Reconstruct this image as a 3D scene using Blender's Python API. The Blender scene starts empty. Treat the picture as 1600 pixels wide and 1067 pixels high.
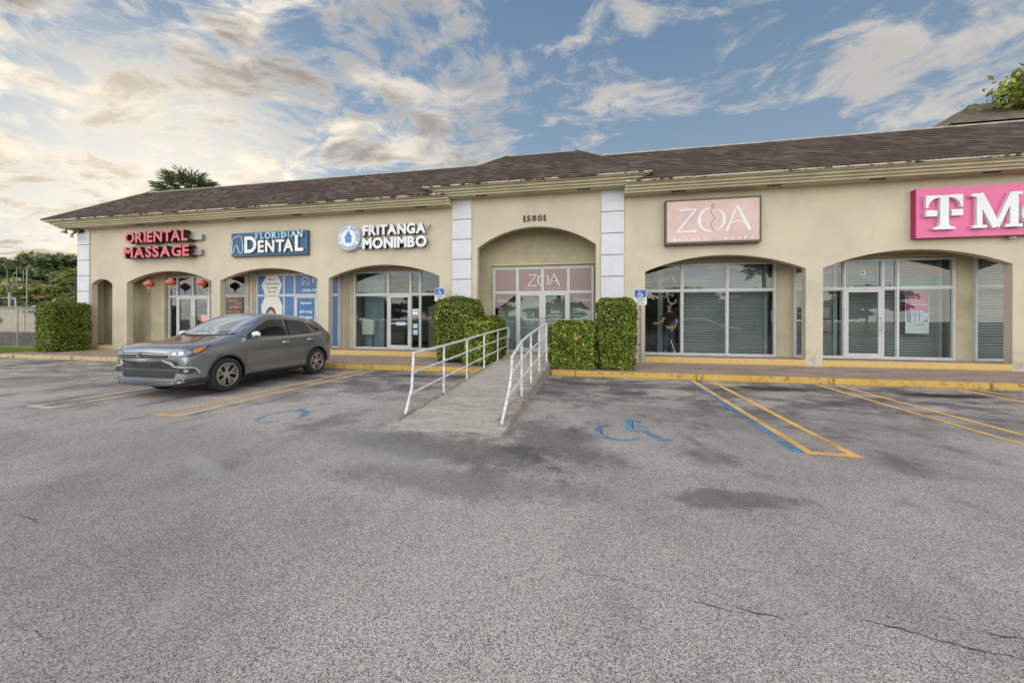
import bpy, bmesh, math, random
import numpy as np
from mathutils import Vector, Matrix
from mathutils.bvhtree import BVHTree
R = math.radians
random.seed(7); rng = np.random.default_rng(11)
sc = bpy.context.scene
# ---------------------------------------------------------------- camera
cd = bpy.data.cameras.new("camera"); cam = bpy.data.objects.new("camera", cd)
sc.collection.objects.link(cam); sc.camera = cam
cd.sensor_width = 36.0; cd.lens = 603.0/1600*36.0
cd.shift_y = -34.6/1600; cd.clip_start = 0.1; cd.clip_end = 2000
YAW = math.atan(126/603.0)
cam.location = (0, 0, 1.55)
cam.rotation_euler = (Matrix.Rotation(YAW, 3, 'Z') @ Matrix.Rotation(R(90), 3, 'X') @ Matrix.Rotation(R(0.15), 3, 'Z')).to_euler()
# ---------------------------------------------------------------- look
sc.view_settings.view_transform = 'Standard'; sc.view_settings.look = 'None'
sc.view_settings.exposure = 0.0; sc.view_settings.gamma = 1.0
# ---------------------------------------------------------------- sun
SUN_EL, SUN_AZ = R(14), R(53)        # azimuth measured from +Y towards -X
sd = Vector((-math.sin(SUN_AZ)*math.cos(SUN_EL), math.cos(SUN_AZ)*math.cos(SUN_EL), math.sin(SUN_EL)))
sl = bpy.data.lights.new("sun", 'SUN'); sl.energy = 2.2; sl.angle = R(6); sl.color = (1.0, .86, .68)
so = bpy.data.objects.new("sun", sl); sc.collection.objects.link(so)
so.rotation_euler = (-sd).to_track_quat('-Z', 'Y').to_euler(); so.location = (-30, 30, 30)

# ---------------------------------------------------------------- node helper
class NT:
    def __init__(s, tree): s.t = tree; s.n = tree.nodes; s.l = tree.links
    def new(s, typ, **kw):
        n = s.n.new(typ)
        for k, v in kw.items(): setattr(n, k, v)
        return n
    def put(s, inp, v):
        if v is None: return
        if isinstance(v, bpy.types.NodeSocket): s.l.new(v, inp)
        else:
            if inp.type == 'RGBA' and hasattr(v, '__len__') and len(v) == 3: v = (*v, 1)
            inp.default_value = v
    def math(s, op, a, b=None, c=None, clamp=False):
        n = s.new('ShaderNodeMath', operation=op, use_clamp=clamp)
        s.put(n.inputs[0], a); s.put(n.inputs[1], b); s.put(n.inputs[2], c)
        return n.outputs[0]
    def vmath(s, op, a, b=None, out=0):
        n = s.new('ShaderNodeVectorMath', operation=op)
        s.put(n.inputs[0], a)
        if op == 'SCALE': s.put(n.inputs['Scale'], b)
        else: s.put(n.inputs[1], b)
        return n.outputs[out]
    def mix(s, f, a, b, typ='RGBA', blend='MIX'):
        n = s.new('ShaderNodeMix', data_type=typ, blend_type=blend) if typ == 'RGBA' else s.new('ShaderNodeMix', data_type=typ)
        i = {'RGBA': (0, 6, 7, 2), 'FLOAT': (0, 2, 3, 0)}[typ]
        s.put(n.inputs[i[0]], f); s.put(n.inputs[i[1]], a); s.put(n.inputs[i[2]], b)
        return n.outputs[i[3]]
    def noise(s, vec, scale, detail=4, rough=.55, dist=0, col=False):
        n = s.new('ShaderNodeTexNoise'); s.put(n.inputs['Vector'], vec)
        n.inputs['Scale'].default_value = scale; n.inputs['Detail'].default_value = detail
        n.inputs['Roughness'].default_value = rough; n.inputs['Distortion'].default_value = dist
        return n.outputs['Color' if col else 'Fac']
    def ss(s, v, a, b, lo=0., hi=1.):
        n = s.new('ShaderNodeMapRange', interpolation_type='SMOOTHSTEP'); s.put(n.inputs[0], v)
        n.inputs[1].default_value = a; n.inputs[2].default_value = b; n.inputs[3].default_value = lo; n.inputs[4].default_value = hi
        return n.outputs[0]
    def mapv(s, vec, scale=(1, 1, 1), loc=(0, 0, 0), rot=(0, 0, 0)):
        n = s.new('ShaderNodeMapping'); s.put(n.inputs[0], vec)
        n.inputs['Location'].default_value = loc; n.inputs['Rotation'].default_value = rot; n.inputs['Scale'].default_value = scale
        return n.outputs[0]
    def xyz(s, v):
        n = s.new('ShaderNodeSeparateXYZ'); s.put(n.inputs[0], v); return n.outputs
    def comb(s, x, y, z):
        n = s.new('ShaderNodeCombineXYZ'); s.put(n.inputs[0], x); s.put(n.inputs[1], y); s.put(n.inputs[2], z); return n.outputs[0]

# ---------------------------------------------------------------- sky
w = bpy.data.worlds.new("World"); sc.world = w; w.use_nodes = True
T = NT(w.node_tree); T.n.clear()
gen = T.new('ShaderNodeTexCoord').outputs['Generated']
dr = T.vmath('NORMALIZE', gen)
X_, Y_, Z_ = T.xyz(dr)
sky = T.new('ShaderNodeTexSky', sky_type='NISHITA'); sky.sun_disc = False
sky.sun_elevation = SUN_EL; sky.sun_rotation = -SUN_AZ; sky.air_density = 1.0; sky.dust_density = .6; sky.ozone_density = 2.0
nish = T.vmath('SCALE', sky.outputs[0], 0.10)
zc = T.math('MAXIMUM', Z_, 0.0)
# blue of the clear air: Nishita blended with a slate blue that pales to the horizon
zb = T.ss(zc, 0.0, 0.75)
blue = T.mix(zb, (0.42, 0.53, 0.64), (0.155, 0.27, 0.425))
base = T.mix(0.25, blue, nish)
den = T.math('ADD', zc, 0.16)
pl = T.comb(T.math('DIVIDE', X_, den), T.math('DIVIDE', Y_, den), 0.0)
def blob(d, c0, c1, wgt):
    dv = Vector(d).normalized()
    dp = T.vmath('DOT_PRODUCT', dr, tuple(dv), out=1)
    return T.ss(dp, c0, c1, 0, wgt)
def addall(l):
    a = l[0]
    for b in l[1:]: a = T.math('ADD', a, b)
    return a
def rayd(u, v):
    uc = (u-800)/603.; c, s = math.cos(YAW), math.sin(YAW)
    return (-s+uc*c, c+uc*s, -(v-499)/603.)
BL = [((-0.808, 0.418, 0.416), 0.8, 0.97, 0.2), ((-0.736, 0.531, 0.42), 0.8, 0.97, 0.24), ((-0.862, 0.446, 0.241), 0.8, 0.985, 0.24), ((-0.72, 0.61, 0.33), 0.88, 0.985, 0.22), ((-0.573, 0.638, 0.514), 0.87, 0.995, 0.16), ((-0.63, 0.701, 0.335), 0.93, 0.995, 0.2), ((-0.386, 0.77, 0.508), 0.93, 0.998, 0.24), ((-0.455, 0.783, 0.425), 0.93, 0.998, 0.16), ((-0.409, 0.681, 0.607), 0.96, 0.999, 0.20), ((-0.312, 0.732, 0.606), 0.99, 0.999, 0.12), ((-0.11, 0.887, 0.449), 0.972, 0.998, 0.32), ((0.072, 0.86, 0.506), 0.98, 0.999, 0.18), ((0.166, 0.814, 0.556), 0.975, 0.999, 0.15), ((0.005, 0.808, 0.589), 0.985, 0.999, 0.05), ((0.293, 0.816, 0.499), 0.997, 0.9997, 0.12), ((0.374, 0.804, 0.462), 0.996, 0.9997, 0.11), ((0.425, 0.751, 0.505), 0.985, 0.999, 0.07), ((0.392, 0.76, 0.518), 0.992, 0.9995, 0.09), ((0.576, 0.711, 0.403), 0.968, 0.998, 0.26), ((0.601, 0.686, 0.41), 0.97, 0.995, 0.08), ((0.563, 0.745, 0.357), 0.985, 0.999, 0.10), ((0.477, 0.808, 0.345), 0.995, 0.9995, 0.06), ((0.505, 0.736, 0.451), 0.99, 0.999, 0.02), ((-0.362, 0.851, 0.381), 0.985, 0.999, 0.14), ((0.2, -1, 0.5), 0.0, 0.6, 0.50)]
cov = addall([blob(d, a, b, g) for d, a, b, g in BL])
warp = T.noise(T.mapv(pl, (1, 1, 1), (3, 1, 0)), 1.1, 3, .5, col=True)
plw = T.vmath('ADD', pl, T.vmath('SCALE', T.vmath('SUBTRACT', warp, (.5, .5, .5)), .55))
n1 = T.noise(T.mapv(plw, (1.0, 2.1, 1), (0.3, 5.2, 0), (0, 0, R(-38))), 1.5, 9, .60, .25)
n2 = T.noise(T.mapv(plw, (1.5, 1.5, 1), (7.3, 2.2, 0)), 4.2, 10, .68, .35)
nn = T.math('ADD', T.math('MULTIPLY', n1, .55), T.math('MULTIPLY', n2, .45))
dens = T.math('ADD', T.math('MULTIPLY_ADD', nn, 1.9, -.45), T.math('MULTIPLY', T.math('MINIMUM', cov, .56), .47))
al = T.ss(dens, .63, .87)
thick = T.ss(dens, .62, .90)
sund = T.vmath('DOT_PRODUCT', dr, tuple(sd), out=1)
glow = T.ss(sund, .80, .995)
rear = T.ss(T.math('MULTIPLY', Y_, -1.0), -0.15, .75)
cl_lit = T.mix(glow, (.66, .625, .585), (1.12, 1.0, .83))
cl_dark = T.mix(glow, (.165, .165, .175), (.37, .325, .29))
shade = T.math('MULTIPLY', T.ss(T.noise(T.mapv(plw, (1, 1.6, 1), (2.1, 4.4, 0), (0, 0, R(-38))), 2.3, 7, .6), .40, .58), 1.0)
low = blob(rayd(-60, 300), .40, .95, 1.0)
dk = T.math('MULTIPLY', T.math('MULTIPLY', thick, shade), T.math('ADD', .18, T.math('MULTIPLY', low, .82)), clamp=True)
cl = T.mix(dk, cl_lit, cl_dark)
skyc = T.mix(T.math('MULTIPLY', al, .93), base, cl)
haze = T.math('MULTIPLY', T.ss(zc, .30, .02), T.ss(sund, .2, .95))
skyc = T.mix(T.math('MULTIPLY', haze, .20), skyc, (.85, .74, .58))
gl2 = T.ss(sund, .955, .999); skyc = T.mix(T.math('MULTIPLY', gl2, .42), skyc, (1.25, 1.10, .84))
# gain added to the sky behind the photographer, as fill light for facade and asphalt
skyc = T.vmath('MULTIPLY', skyc, T.comb(*[T.math('ADD', 1.0, T.math('MULTIPLY', rear, k)) for k in (5.2,4.75,4.1)]))
bg = T.new('ShaderNodeBackground'); T.put(bg.inputs[0], skyc); bg.inputs[1].default_value = 1.0
wo = T.new('ShaderNodeOutputWorld'); T.l.new(bg.outputs[0], wo.inputs[0])
w.cycles.sampling_method = 'MANUAL'; w.cycles.sample_map_resolution = 1024
# ---------------------------------------------------------------- object helpers
COL = sc.collection; OFF = {}
def tag(o, label=None, cat=None, group=None, kind=None):
    if label: o['label'] = label
    if cat: o['category'] = cat
    if group: o['group'] = group
    if kind: o['kind'] = kind
    return o
def thing(name, label, cat, loc=(0, 0, 0), group=None, local=False):
    o = bpy.data.objects.new(name, None); COL.objects.link(o); o.location = loc
    o.empty_display_size = .2
    OFF[o.name] = Vector((0, 0, 0)) if local else Vector(loc)
    return tag(o, label, cat, group)
def link_mesh(name, me, parent=None):
    o = bpy.data.objects.new(name, me); COL.objects.link(o)
    if parent is not None:
        o.parent = parent; off = OFF[parent.name]; OFF[o.name] = off
        if off.length > 0: me.transform(Matrix.Translation(-off))
    else: OFF[o.name] = Vector((0, 0, 0))
    return o
def recenter(o, loc):
    loc = Vector(loc); o.data.transform(Matrix.Translation(-loc)); o.location = loc; OFF[o.name] = loc; return o
class MB:
    def __init__(s): s.v = []; s.f = []; s.m = []
    def add(s, vs, fs, m=0):
        b = len(s.v); s.v += [tuple(v) for v in vs]; s.f += [tuple(b+i for i in f) for f in fs]; s.m += [m]*len(fs); return s
    def box(s, x0, x1, y0, y1, z0, z1, m=0):
        return s.add([(x0,y0,z0),(x1,y0,z0),(x1,y1,z0),(x0,y1,z0),(x0,y0,z1),(x1,y0,z1),(x1,y1,z1),(x0,y1,z1)],
              [(0,3,2,1),(4,5,6,7),(0,1,5,4),(1,2,6,5),(2,3,7,6),(3,0,4,7)], m)
    def quad(s, a, b, c, d, m=0): return s.add([a,b,c,d], [(0,1,2,3)], m)
    def tube(s, pts, r, seg=8, m=0, r2=None, cap=True):
        pts = [Vector(p) for p in pts]; n = len(pts); rings = []
        t0 = (pts[1]-pts[0]).normalized()
        u = t0.orthogonal().normalized()
        vs = []
        for i, p in enumerate(pts):
            t = (pts[min(i+1,n-1)]-pts[max(i-1,0)]).normalized()
            u = (u - t*u.dot(t)).normalized(); v = t.cross(u)
            rr = r if r2 is None else r+(r2-r)*i/(n-1)
            for k in range(seg):
                a = 2*math.pi*k/seg; vs.append(p+u*math.cos(a)*rr+v*math.sin(a)*rr)
        fs = [(i*seg+k, i*seg+(k+1)%seg, (i+1)*seg+(k+1)%seg, (i+1)*seg+k) for i in range(n-1) for k in range(seg)]
        if cap: fs += [tuple(range(seg))[::-1], tuple((n-1)*seg+k for k in range(seg))]
        return s.add(vs, fs, m)
    def prism_y(s, poly, y0, y1, m=0):      # poly in (x,z); front face at y0
        n = len(poly)
        vs = [(x, y0, z) for x, z in poly]+[(x, y1, z) for x, z in poly]
        a = sum(poly[i][0]*poly[(i+1)%n][1]-poly[(i+1)%n][0]*poly[i][1] for i in range(n))
        f1 = tuple(range(n)); f2 = tuple(range(2*n-1, n-1, -1))
        if a < 0: f1 = f1[::-1]; f2 = f2[::-1]
        sides = [((i+1)%n, i, n+i, n+(i+1)%n) if a > 0 else (i, (i+1)%n, n+(i+1)%n, n+i) for i in range(n)]
        return s.add(vs, [f1, f2]+sides, m)
    def lathe(s, prof, c, seg=24, m=0, axis='Z'):   # prof of (r,h)
        vs = []
        for r, h in prof:
            for k in range(seg):
                a = 2*math.pi*k/seg; x, y = r*math.cos(a), r*math.sin(a)
                p = {'Z': (x, y, h), 'Y': (x, h, y), 'X': (h, x, y)}[axis]
                vs.append((c[0]+p[0], c[1]+p[1], c[2]+p[2]))
        fs = [(i*seg+k, i*seg+(k+1)%seg, (i+1)*seg+(k+1)%seg, (i+1)*seg+k) for i in range(len(prof)-1) for k in range(seg)]
        return s.add(vs, fs, m)
    def mesh(s, name, mats, smooth=False, bevel=0, tri=False):
        me = bpy.data.meshes.new(name); me.from_pydata(s.v, [], s.f)
        for mm in (mats if isinstance(mats, (list, tuple)) else [mats]): me.materials.append(mm)
        me.polygons.foreach_set('material_index', s.m)
        bm = bmesh.new(); bm.from_mesh(me)
        if bevel: 
            bmesh.ops.bevel(bm, geom=[e for e in bm.edges if e.is_manifold and e.calc_face_angle(0) > .5], offset=bevel, segments=2, affect='EDGES', clamp_overlap=True)
        if tri: bmesh.ops.triangulate(bm, faces=[f for f in bm.faces if len(f.verts) > 4], ngon_method='EAR_CLIP')
        bmesh.ops.recalc_face_normals(bm, faces=bm.faces[:])
        if smooth:
            for f in bm.faces: f.smooth = True
            for e in bm.edges:
                if e.is_manifold and e.calc_face_angle(0) > (smooth if smooth is not True else .7): e.smooth = False
        bm.to_mesh(me); bm.free(); return me
    def build(s, name, mats, parent=None, **k): return link_mesh(name, s.mesh(name, mats, **k), parent)
def struct(o): return tag(o, kind='structure')

# ---------------------------------------------------------------- materials
def mat(name, col, rough=.6, metal=0, var=.0, vscale=3, bump=0, bscale=40, spec=.5, coat=0, vcol=None, island=0, trans=0):
    m = bpy.data.materials.new(name); m.use_nodes = True; N = NT(m.node_tree); b = N.n['Principled BSDF']
    b.inputs['Base Color'].default_value = (*col, 1); b.inputs['Roughness'].default_value = rough
    b.inputs['Metallic'].default_value = metal; b.inputs['Specular IOR Level'].default_value = spec
    b.inputs['Coat Weight'].default_value = coat; b.inputs['Coat Roughness'].default_value = .03
    oc = N.new('ShaderNodeTexCoord').outputs['Object']
    c = None
    if var:
        n = N.noise(oc, vscale, 6, .62)
        c2 = vcol or tuple(x*(1-var) for x in col)
        c = N.mix(N.ss(n, .38, .68), tuple(min(1, x*(1+var*.35)) for x in col), c2)
    if island:
        g = N.new('ShaderNodeNewGeometry').outputs['Random Per Island']
        c = N.mix(g, c if c else tuple(x*(1-island) for x in col), tuple(x*(1+island) for x in (vcol or col)))
    if c: N.put(b.inputs['Base Color'], c)
    if bump:
        bn = N.new('ShaderNodeBump'); bn.inputs['Strength'].default_value = bump; bn.inputs['Distance'].default_value = .01
        N.put(bn.inputs['Height'], N.noise(oc, bscale, 5, .6)); N.l.new(bn.outputs[0], b.inputs['Normal'])
    if trans:
        tr = N.new('ShaderNodeBsdfTranslucent'); N.put(tr.inputs[0], c if c else col)
        mx = N.new('ShaderNodeMixShader'); mx.inputs[0].default_value = trans
        N.l.new(b.outputs[0], mx.inputs[1]); N.l.new(tr.outputs[0], mx.inputs[2]); N.l.new(mx.outputs[0], N.n['Material Output'].inputs[0])
    return m
def emis(name, col, s):
    m = bpy.data.materials.new(name); m.use_nodes = True; b = m.node_tree.nodes['Principled BSDF']
    b.inputs['Base Color'].default_value = (*col, 1); b.inputs['Emission Color'].default_value = (*col, 1); b.inputs['Emission Strength'].default_value = s
    return m
def glass(name, tint=(.72, .77, .75), refl=1.0, wav=.0):
    m = bpy.data.materials.new(name); m.use_nodes = True; N = NT(m.node_tree); N.n.clear()
    out = N.new('ShaderNodeOutputMaterial'); tr = N.new('ShaderNodeBsdfTransparent'); N.put(tr.inputs[0], tint)
    gl = N.new('ShaderNodeBsdfGlossy'); gl.inputs['Roughness'].default_value = .0; gl.inputs[0].default_value = (1, 1, 1, 1)
    ge = N.new('ShaderNodeNewGeometry'); ca = N.math('ABSOLUTE', N.vmath('DOT_PRODUCT', ge.outputs['Incoming'], ge.outputs['Normal'], out=1))
    f = N.math('MULTIPLY_ADD', N.math('POWER', N.math('SUBTRACT', 1.0, ca, clamp=True), 5.0), .9, .065*refl, clamp=True)
    bn = N.new('ShaderNodeBump'); bn.inputs['Strength'].default_value = .012; bn.inputs['Distance'].default_value = .02
    N.put(bn.inputs['Height'], N.noise(N.new('ShaderNodeTexCoord').outputs['Object'], 1.1, 1, .4)); N.l.new(bn.outputs[0], gl.inputs['Normal'])
    mx = N.new('ShaderNodeMixShader'); N.put(mx.inputs[0], f); N.l.new(tr.outputs[0], mx.inputs[1]); N.l.new(gl.outputs[0], mx.inputs[2])
    N.l.new(mx.outputs[0], out.inputs[0]); return m
def film(name, col, alpha=.8):       # printed vinyl on glass
    m = bpy.data.materials.new(name); m.use_nodes = True; N = NT(m.node_tree); b = N.n['Principled BSDF']
    b.inputs['Base Color'].default_value = (*col, 1); b.inputs['Roughness'].default_value = .35; b.inputs['Alpha'].default_value = alpha
    return m

def wall_mat():
    m = bpy.data.materials.new('cream_stucco'); m.use_nodes = True; N = NT(m.node_tree); b = N.n['Principled BSDF']
    oc = N.new('ShaderNodeTexCoord').outputs['Object']
    n = N.noise(oc, .55, 7, .62); n2 = N.noise(N.mapv(oc, (3.2, 3.2, .35)), 1.6, 6, .6)
    c = N.mix(N.ss(n, .35, .7), WALLC, tuple(x*.84 for x in WALLC))
    c = N.mix(N.math('MULTIPLY', N.ss(n2, .54, .78), .22), c, (.35, .30, .21))
    n4 = N.noise(N.mapv(oc, (1, 1, .8)), 2.4, 8, .7); c = N.mix(N.ss(n4, .35, .70, 0, .20), c, (.62, .56, .43))
    x, y, z = N.xyz(oc)
    splash = N.math('MULTIPLY', N.ss(z, .75, .1), N.ss(N.noise(oc, 3.5, 6, .65), .40, .66))
    c = N.mix(N.math('MULTIPLY', splash, .55), c, (.24, .22, .17))
    spk = N.ss(N.noise(oc, 9, 3, .5), .76, .79)
    c = N.mix(N.math('MULTIPLY', spk, .35), c, (.2, .17, .12))
    N.put(b.inputs['Base Color'], c); b.inputs['Roughness'].default_value = .88; b.inputs['Specular IOR Level'].default_value = .2
    bn = N.new('ShaderNodeBump'); bn.inputs['Strength'].default_value = .35; bn.inputs['Distance'].default_value = .006
    N.put(bn.inputs['Height'], N.noise(oc, 60, 5, .6)); N.l.new(bn.outputs[0], b.inputs['Normal']); return m
WALLC = (.575, .488, .365)
M = {}
M['wall'] = wall_mat()
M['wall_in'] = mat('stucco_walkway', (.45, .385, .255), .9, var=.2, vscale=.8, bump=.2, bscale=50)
M['cornice'] = mat('cornice_paint', (.50, .44, .295), .75, var=.14, vscale=1.5, bump=.1)
def drip_mat():
    m = bpy.data.materials.new('weathered_drip_edge'); m.use_nodes = True; N = NT(m.node_tree); b = N.n['Principled BSDF']
    oc = N.new('ShaderNodeTexCoord').outputs['Object']
    n = N.noise(N.mapv(oc, (1, 1, 2)), 3.2, 7, .72)
    n3 = N.noise(oc, .45, 3, .5)
    N.put(b.inputs['Base Color'], N.mix(N.ss(N.math('ADD', n, N.math('MULTIPLY', n3, .35)), .66, .74), (.56, .51, .40), (.06, .05, .04)))
    b.inputs['Roughness'].default_value = .8; return m
M['drip'] = drip_mat()
M['tile'] = mat('white_tile', (.58, .56, .58), .45, var=.06, vscale=2)
M['joint'] = mat('dark_joint', (.10, .10, .10), .8)
def roof_mat(name, c0, c1, c2):
    m = bpy.data.materials.new(name); m.use_nodes = True; N = NT(m.node_tree); b = N.n['Principled BSDF']
    tc = N.new('ShaderNodeTexCoord').outputs['Object']; x, y, z = N.xyz(tc)
    # tabs of 0.3 m: colour per tab from a cell lookup
    zr = N.math('ADD', z, -5.699)
    row = N.math('FLOOR', N.math('DIVIDE', zr, ROW_DZ))
    off = N.math('MULTIPLY', N.math('FRACT', N.math('MULTIPLY', row, .618)), 1.0)
    tab = N.math('FLOOR', N.math('ADD', N.math('MULTIPLY', N.math('ADD', x, y), 4.2), off))
    wn = N.new('ShaderNodeTexWhiteNoise', noise_dimensions='2D'); N.put(wn.inputs['Vector'], N.comb(tab, row, 0))
    c = N.mix(wn.outputs[0], c0, c1)
    n = N.noise(N.mapv(tc, (.8, .8, .5)), .9, 7, .65)
    c = N.mix(N.ss(n, .40, .66), c, c2)
    n2 = N.noise(N.mapv(tc, (6, 6, .8)), .8, 5, .7)
    c = N.mix(N.math('MULTIPLY', N.ss(n2, .45, .8), .30), c, (.035, .030, .032))
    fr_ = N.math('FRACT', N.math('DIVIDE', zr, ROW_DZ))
    c = N.mix(N.math('MULTIPLY', N.ss(N.math('ADD', fr_, N.math('MULTIPLY', N.math('SUBTRACT', wn.outputs[0], .5), .18)), .28, .10), .60), c, (.022, .018, .018))  # shadow line at each course's lower edge, painted into the colour
    N.put(b.inputs['Base Color'], c); b.inputs['Roughness'].default_value = .95; b.inputs['Specular IOR Level'].default_value = .15
    bn = N.new('ShaderNodeBump'); bn.inputs['Strength'].default_value = .6; bn.inputs['Distance'].default_value = .01
    N.put(bn.inputs['Height'], N.noise(tc, 90, 3, .6)); N.l.new(bn.outputs[0], b.inputs['Normal']); return m
ROW_DZ = 1.84/14
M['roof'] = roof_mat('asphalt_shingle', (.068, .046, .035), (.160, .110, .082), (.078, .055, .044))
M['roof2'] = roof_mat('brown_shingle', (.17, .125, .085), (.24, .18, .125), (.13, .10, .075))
M['cap'] = mat('ridge_metal', (.38, .35, .30), .6, var=.3)
M['cap_dark'] = mat('hip_shingle', (.10, .085, .075), .9, var=.3)
M['dark'] = mat('black_opening', (.012, .012, .012), .9)
M['alu'] = mat('anodised_frame', (.47, .46, .45), .38, metal=.35, var=.08)
M['white'] = mat('white_frame', (.50, .49, .475), .4, var=.08)
M['glass'] = glass('window_glass')
M['glassd'] = glass('tinted_glass', (.45, .48, .48), 1.2)
M['int'] = mat('interior_wall', (.42, .43, .40), .9)
M['intf'] = mat('interior_floor', (.10, .09, .08), .6)
M['intd'] = mat('interior_dark', (.035, .033, .033), .9)
M['shut'] = mat('rolling_shutter', (.30, .31, .31), .5, metal=.2)
def yellow_mat(name, c, dirt, warm):
    m = bpy.data.materials.new(name); m.use_nodes = True; N = NT(m.node_tree); b = N.n['Principled BSDF']
    oc = N.new('ShaderNodeTexCoord').outputs['Object']; x, y, z = N.xyz(oc)
    n = N.noise(oc, 1.3, 8, .7); n2 = N.noise(oc, 7, 7, .7)
    cc = N.mix(N.ss(x, -5, -19), c, (.52, .40, .22))
    cc = N.mix(N.math('MULTIPLY', N.ss(n, .45, .7), .5), cc, (.60, .40, .16))
    cc = N.mix(N.math('MULTIPLY', N.ss(n2, .50, .68), dirt), cc, (.17, .13, .09))
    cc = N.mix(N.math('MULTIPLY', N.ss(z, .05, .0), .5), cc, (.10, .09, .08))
    N.put(b.inputs['Base Color'], cc); b.inputs['Roughness'].default_value = .8
    bn = N.new('ShaderNodeBump'); bn.inputs['Strength'].default_value = .7; bn.inputs['Distance'].default_value = .02
    N.put(bn.inputs['Height'], N.noise(oc, 14, 6, .65)); N.l.new(bn.outputs[0], b.inputs['Normal']); return m
M['kerb'] = yellow_mat('yellow_kerb_paint', (.58, .35, .065), .85, 0)
M['plinth'] = yellow_mat('yellow_plinth_paint', (.62, .41, .14), .25, 0)
def walk_mat(name, c0, c1, c2, s=1.0):
    m = bpy.data.materials.new(name); m.use_nodes = True; N = NT(m.node_tree); b = N.n['Principled BSDF']
    oc = N.new('ShaderNodeTexCoord').outputs['Object']
    n = N.noise(N.mapv(oc, (.55, 1.5, 1)), 1.5*s, 8, .68); n2 = N.noise(oc, 6*s, 6, .7); n3 = N.noise(oc, 120, 2, .5)
    c = N.mix(N.ss(n, .36, .66), c0, c1); c = N.mix(N.math('MULTIPLY', N.ss(n2, .5, .7), .7), c, c2)
    c = N.mix(N.ss(n3, .3, .7, 0, .35), c, tuple(x*1.35 for x in c0))
    N.put(b.inputs['Base Color'], c); b.inputs['Roughness'].default_value = .9
    bn = N.new('ShaderNodeBump'); bn.inputs['Strength'].default_value = .5; bn.inputs['Distance'].default_value = .01
    N.put(bn.inputs['Height'], N.noise(oc, 50, 5, .7)); N.l.new(bn.outputs[0], b.inputs['Normal']); return m
M['walk'] = walk_mat('weathered_sidewalk', (.36, .255, .20), (.20, .145, .118), (.11, .08, .068))
M['ramp'] = walk_mat('ramp_concrete', (.50, .43, .365), (.32, .272, .23), (.13, .105, .088), 2.2)
M['rampside'] = walk_mat('ramp_edge', (.40, .34, .28), (.17, .14, .115), (.06, .05, .042), 4)
M['rail'] = mat('white_rail_paint', (.72, .71, .68), .45, var=.25, vscale=14, vcol=(.50, .47, .42), bump=.2)

# asphalt, with the stains that belong to this lot
def asphalt():
    m = bpy.data.materials.new('asphalt'); m.use_nodes = True; N = NT(m.node_tree); b = N.n['Principled BSDF']
    oc = N.new('ShaderNodeTexCoord').outputs['Object']
    vor = N.new('ShaderNodeTexVoronoi'); N.put(vor.inputs['Vector'], oc); vor.inputs['Scale'].default_value = 205
    vc = N.xyz(vor.outputs['Color'])[0]
    gr = N.noise(oc, 330, 3, .75)
    agg = N.math('ADD', N.math('MULTIPLY', vc, .55), N.math('MULTIPLY', gr, .45))
    st = N.ss(agg, .18, .80)
    c = N.mix(st, ASPH[0], ASPH[1])
    c = N.mix(N.ss(N.math('MULTIPLY', vc, gr), .40, .52), c, (.70, .63, .57))
    yy_ = N.xyz(oc)[1]; near = N.ss(yy_, 2.6, 5.2, .35, 1.0)
    big = N.noise(oc, .22, 6, .6); mid = N.noise(N.mapv(oc, (1, .6, 1)), 1.1, 7, .66)
    c = N.mix(N.ss(big, .40, .64, .0, .34), c, tuple(x*.70 for x in ASPH[0]))
    c = N.mix(N.math('MULTIPLY', near, N.ss(mid, .49, .66, .0, .62)), c, (.085, .078, .074))
    c = N.mix(N.ss(mid, .45, .28, .0, .45), c, (.50, .46, .42))
    x, y, z = N.xyz(oc)
    # grime of the bays: tyre dark streaks close to the kerb
    bay = N.math('MULTIPLY', N.ss(y, 5.2, 8.8), N.ss(N.noise(N.mapv(oc, (.8, 1.5, 1)), 1.1, 9, .78), .44, .58))
    c = N.mix(N.math('MULTIPLY', bay, .72), c, (.055, .050, .048))
    wob = N.noise(oc, 1.6, 6, .65); wf = N.noise(oc, 9, 5, .7)
    wobble = N.math('ADD', N.math('MULTIPLY', N.math('SUBTRACT', wob, .5), 2.3), N.math('MULTIPLY', N.math('SUBTRACT', wf, .5), 1.1))
    for cx, cy, rx, ry, rot, k, colr, soft in STAINS:
        v = N.mapv(N.vmath('SUBTRACT', oc, (cx, cy, 0)), (1, 1, 0), (0, 0, 0), (0, 0, R(rot)))
        d = N.vmath('LENGTH', N.vmath('MULTIPLY', v, (1/rx, 1/ry, 0)), out=1)
        d = N.math('ADD', d, wobble)
        c = N.mix(N.ss(d, 1.0+soft, 1.0-soft, 0, k), c, colr)
    N.put(b.inputs['Base Color'], c); b.inputs['Roughness'].default_value = .85; b.inputs['Specular IOR Level'].default_value = .3
    bn = N.new('ShaderNodeBump'); bn.inputs['Strength'].default_value = .7; bn.inputs['Distance'].default_value = .004
    N.put(bn.inputs['Height'], agg); N.l.new(bn.outputs[0], b.inputs['Normal']); return m
ASPH = ((.115, .096, .086), (.80, .672, .592))
DK = (.05, .046, .046)
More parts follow.
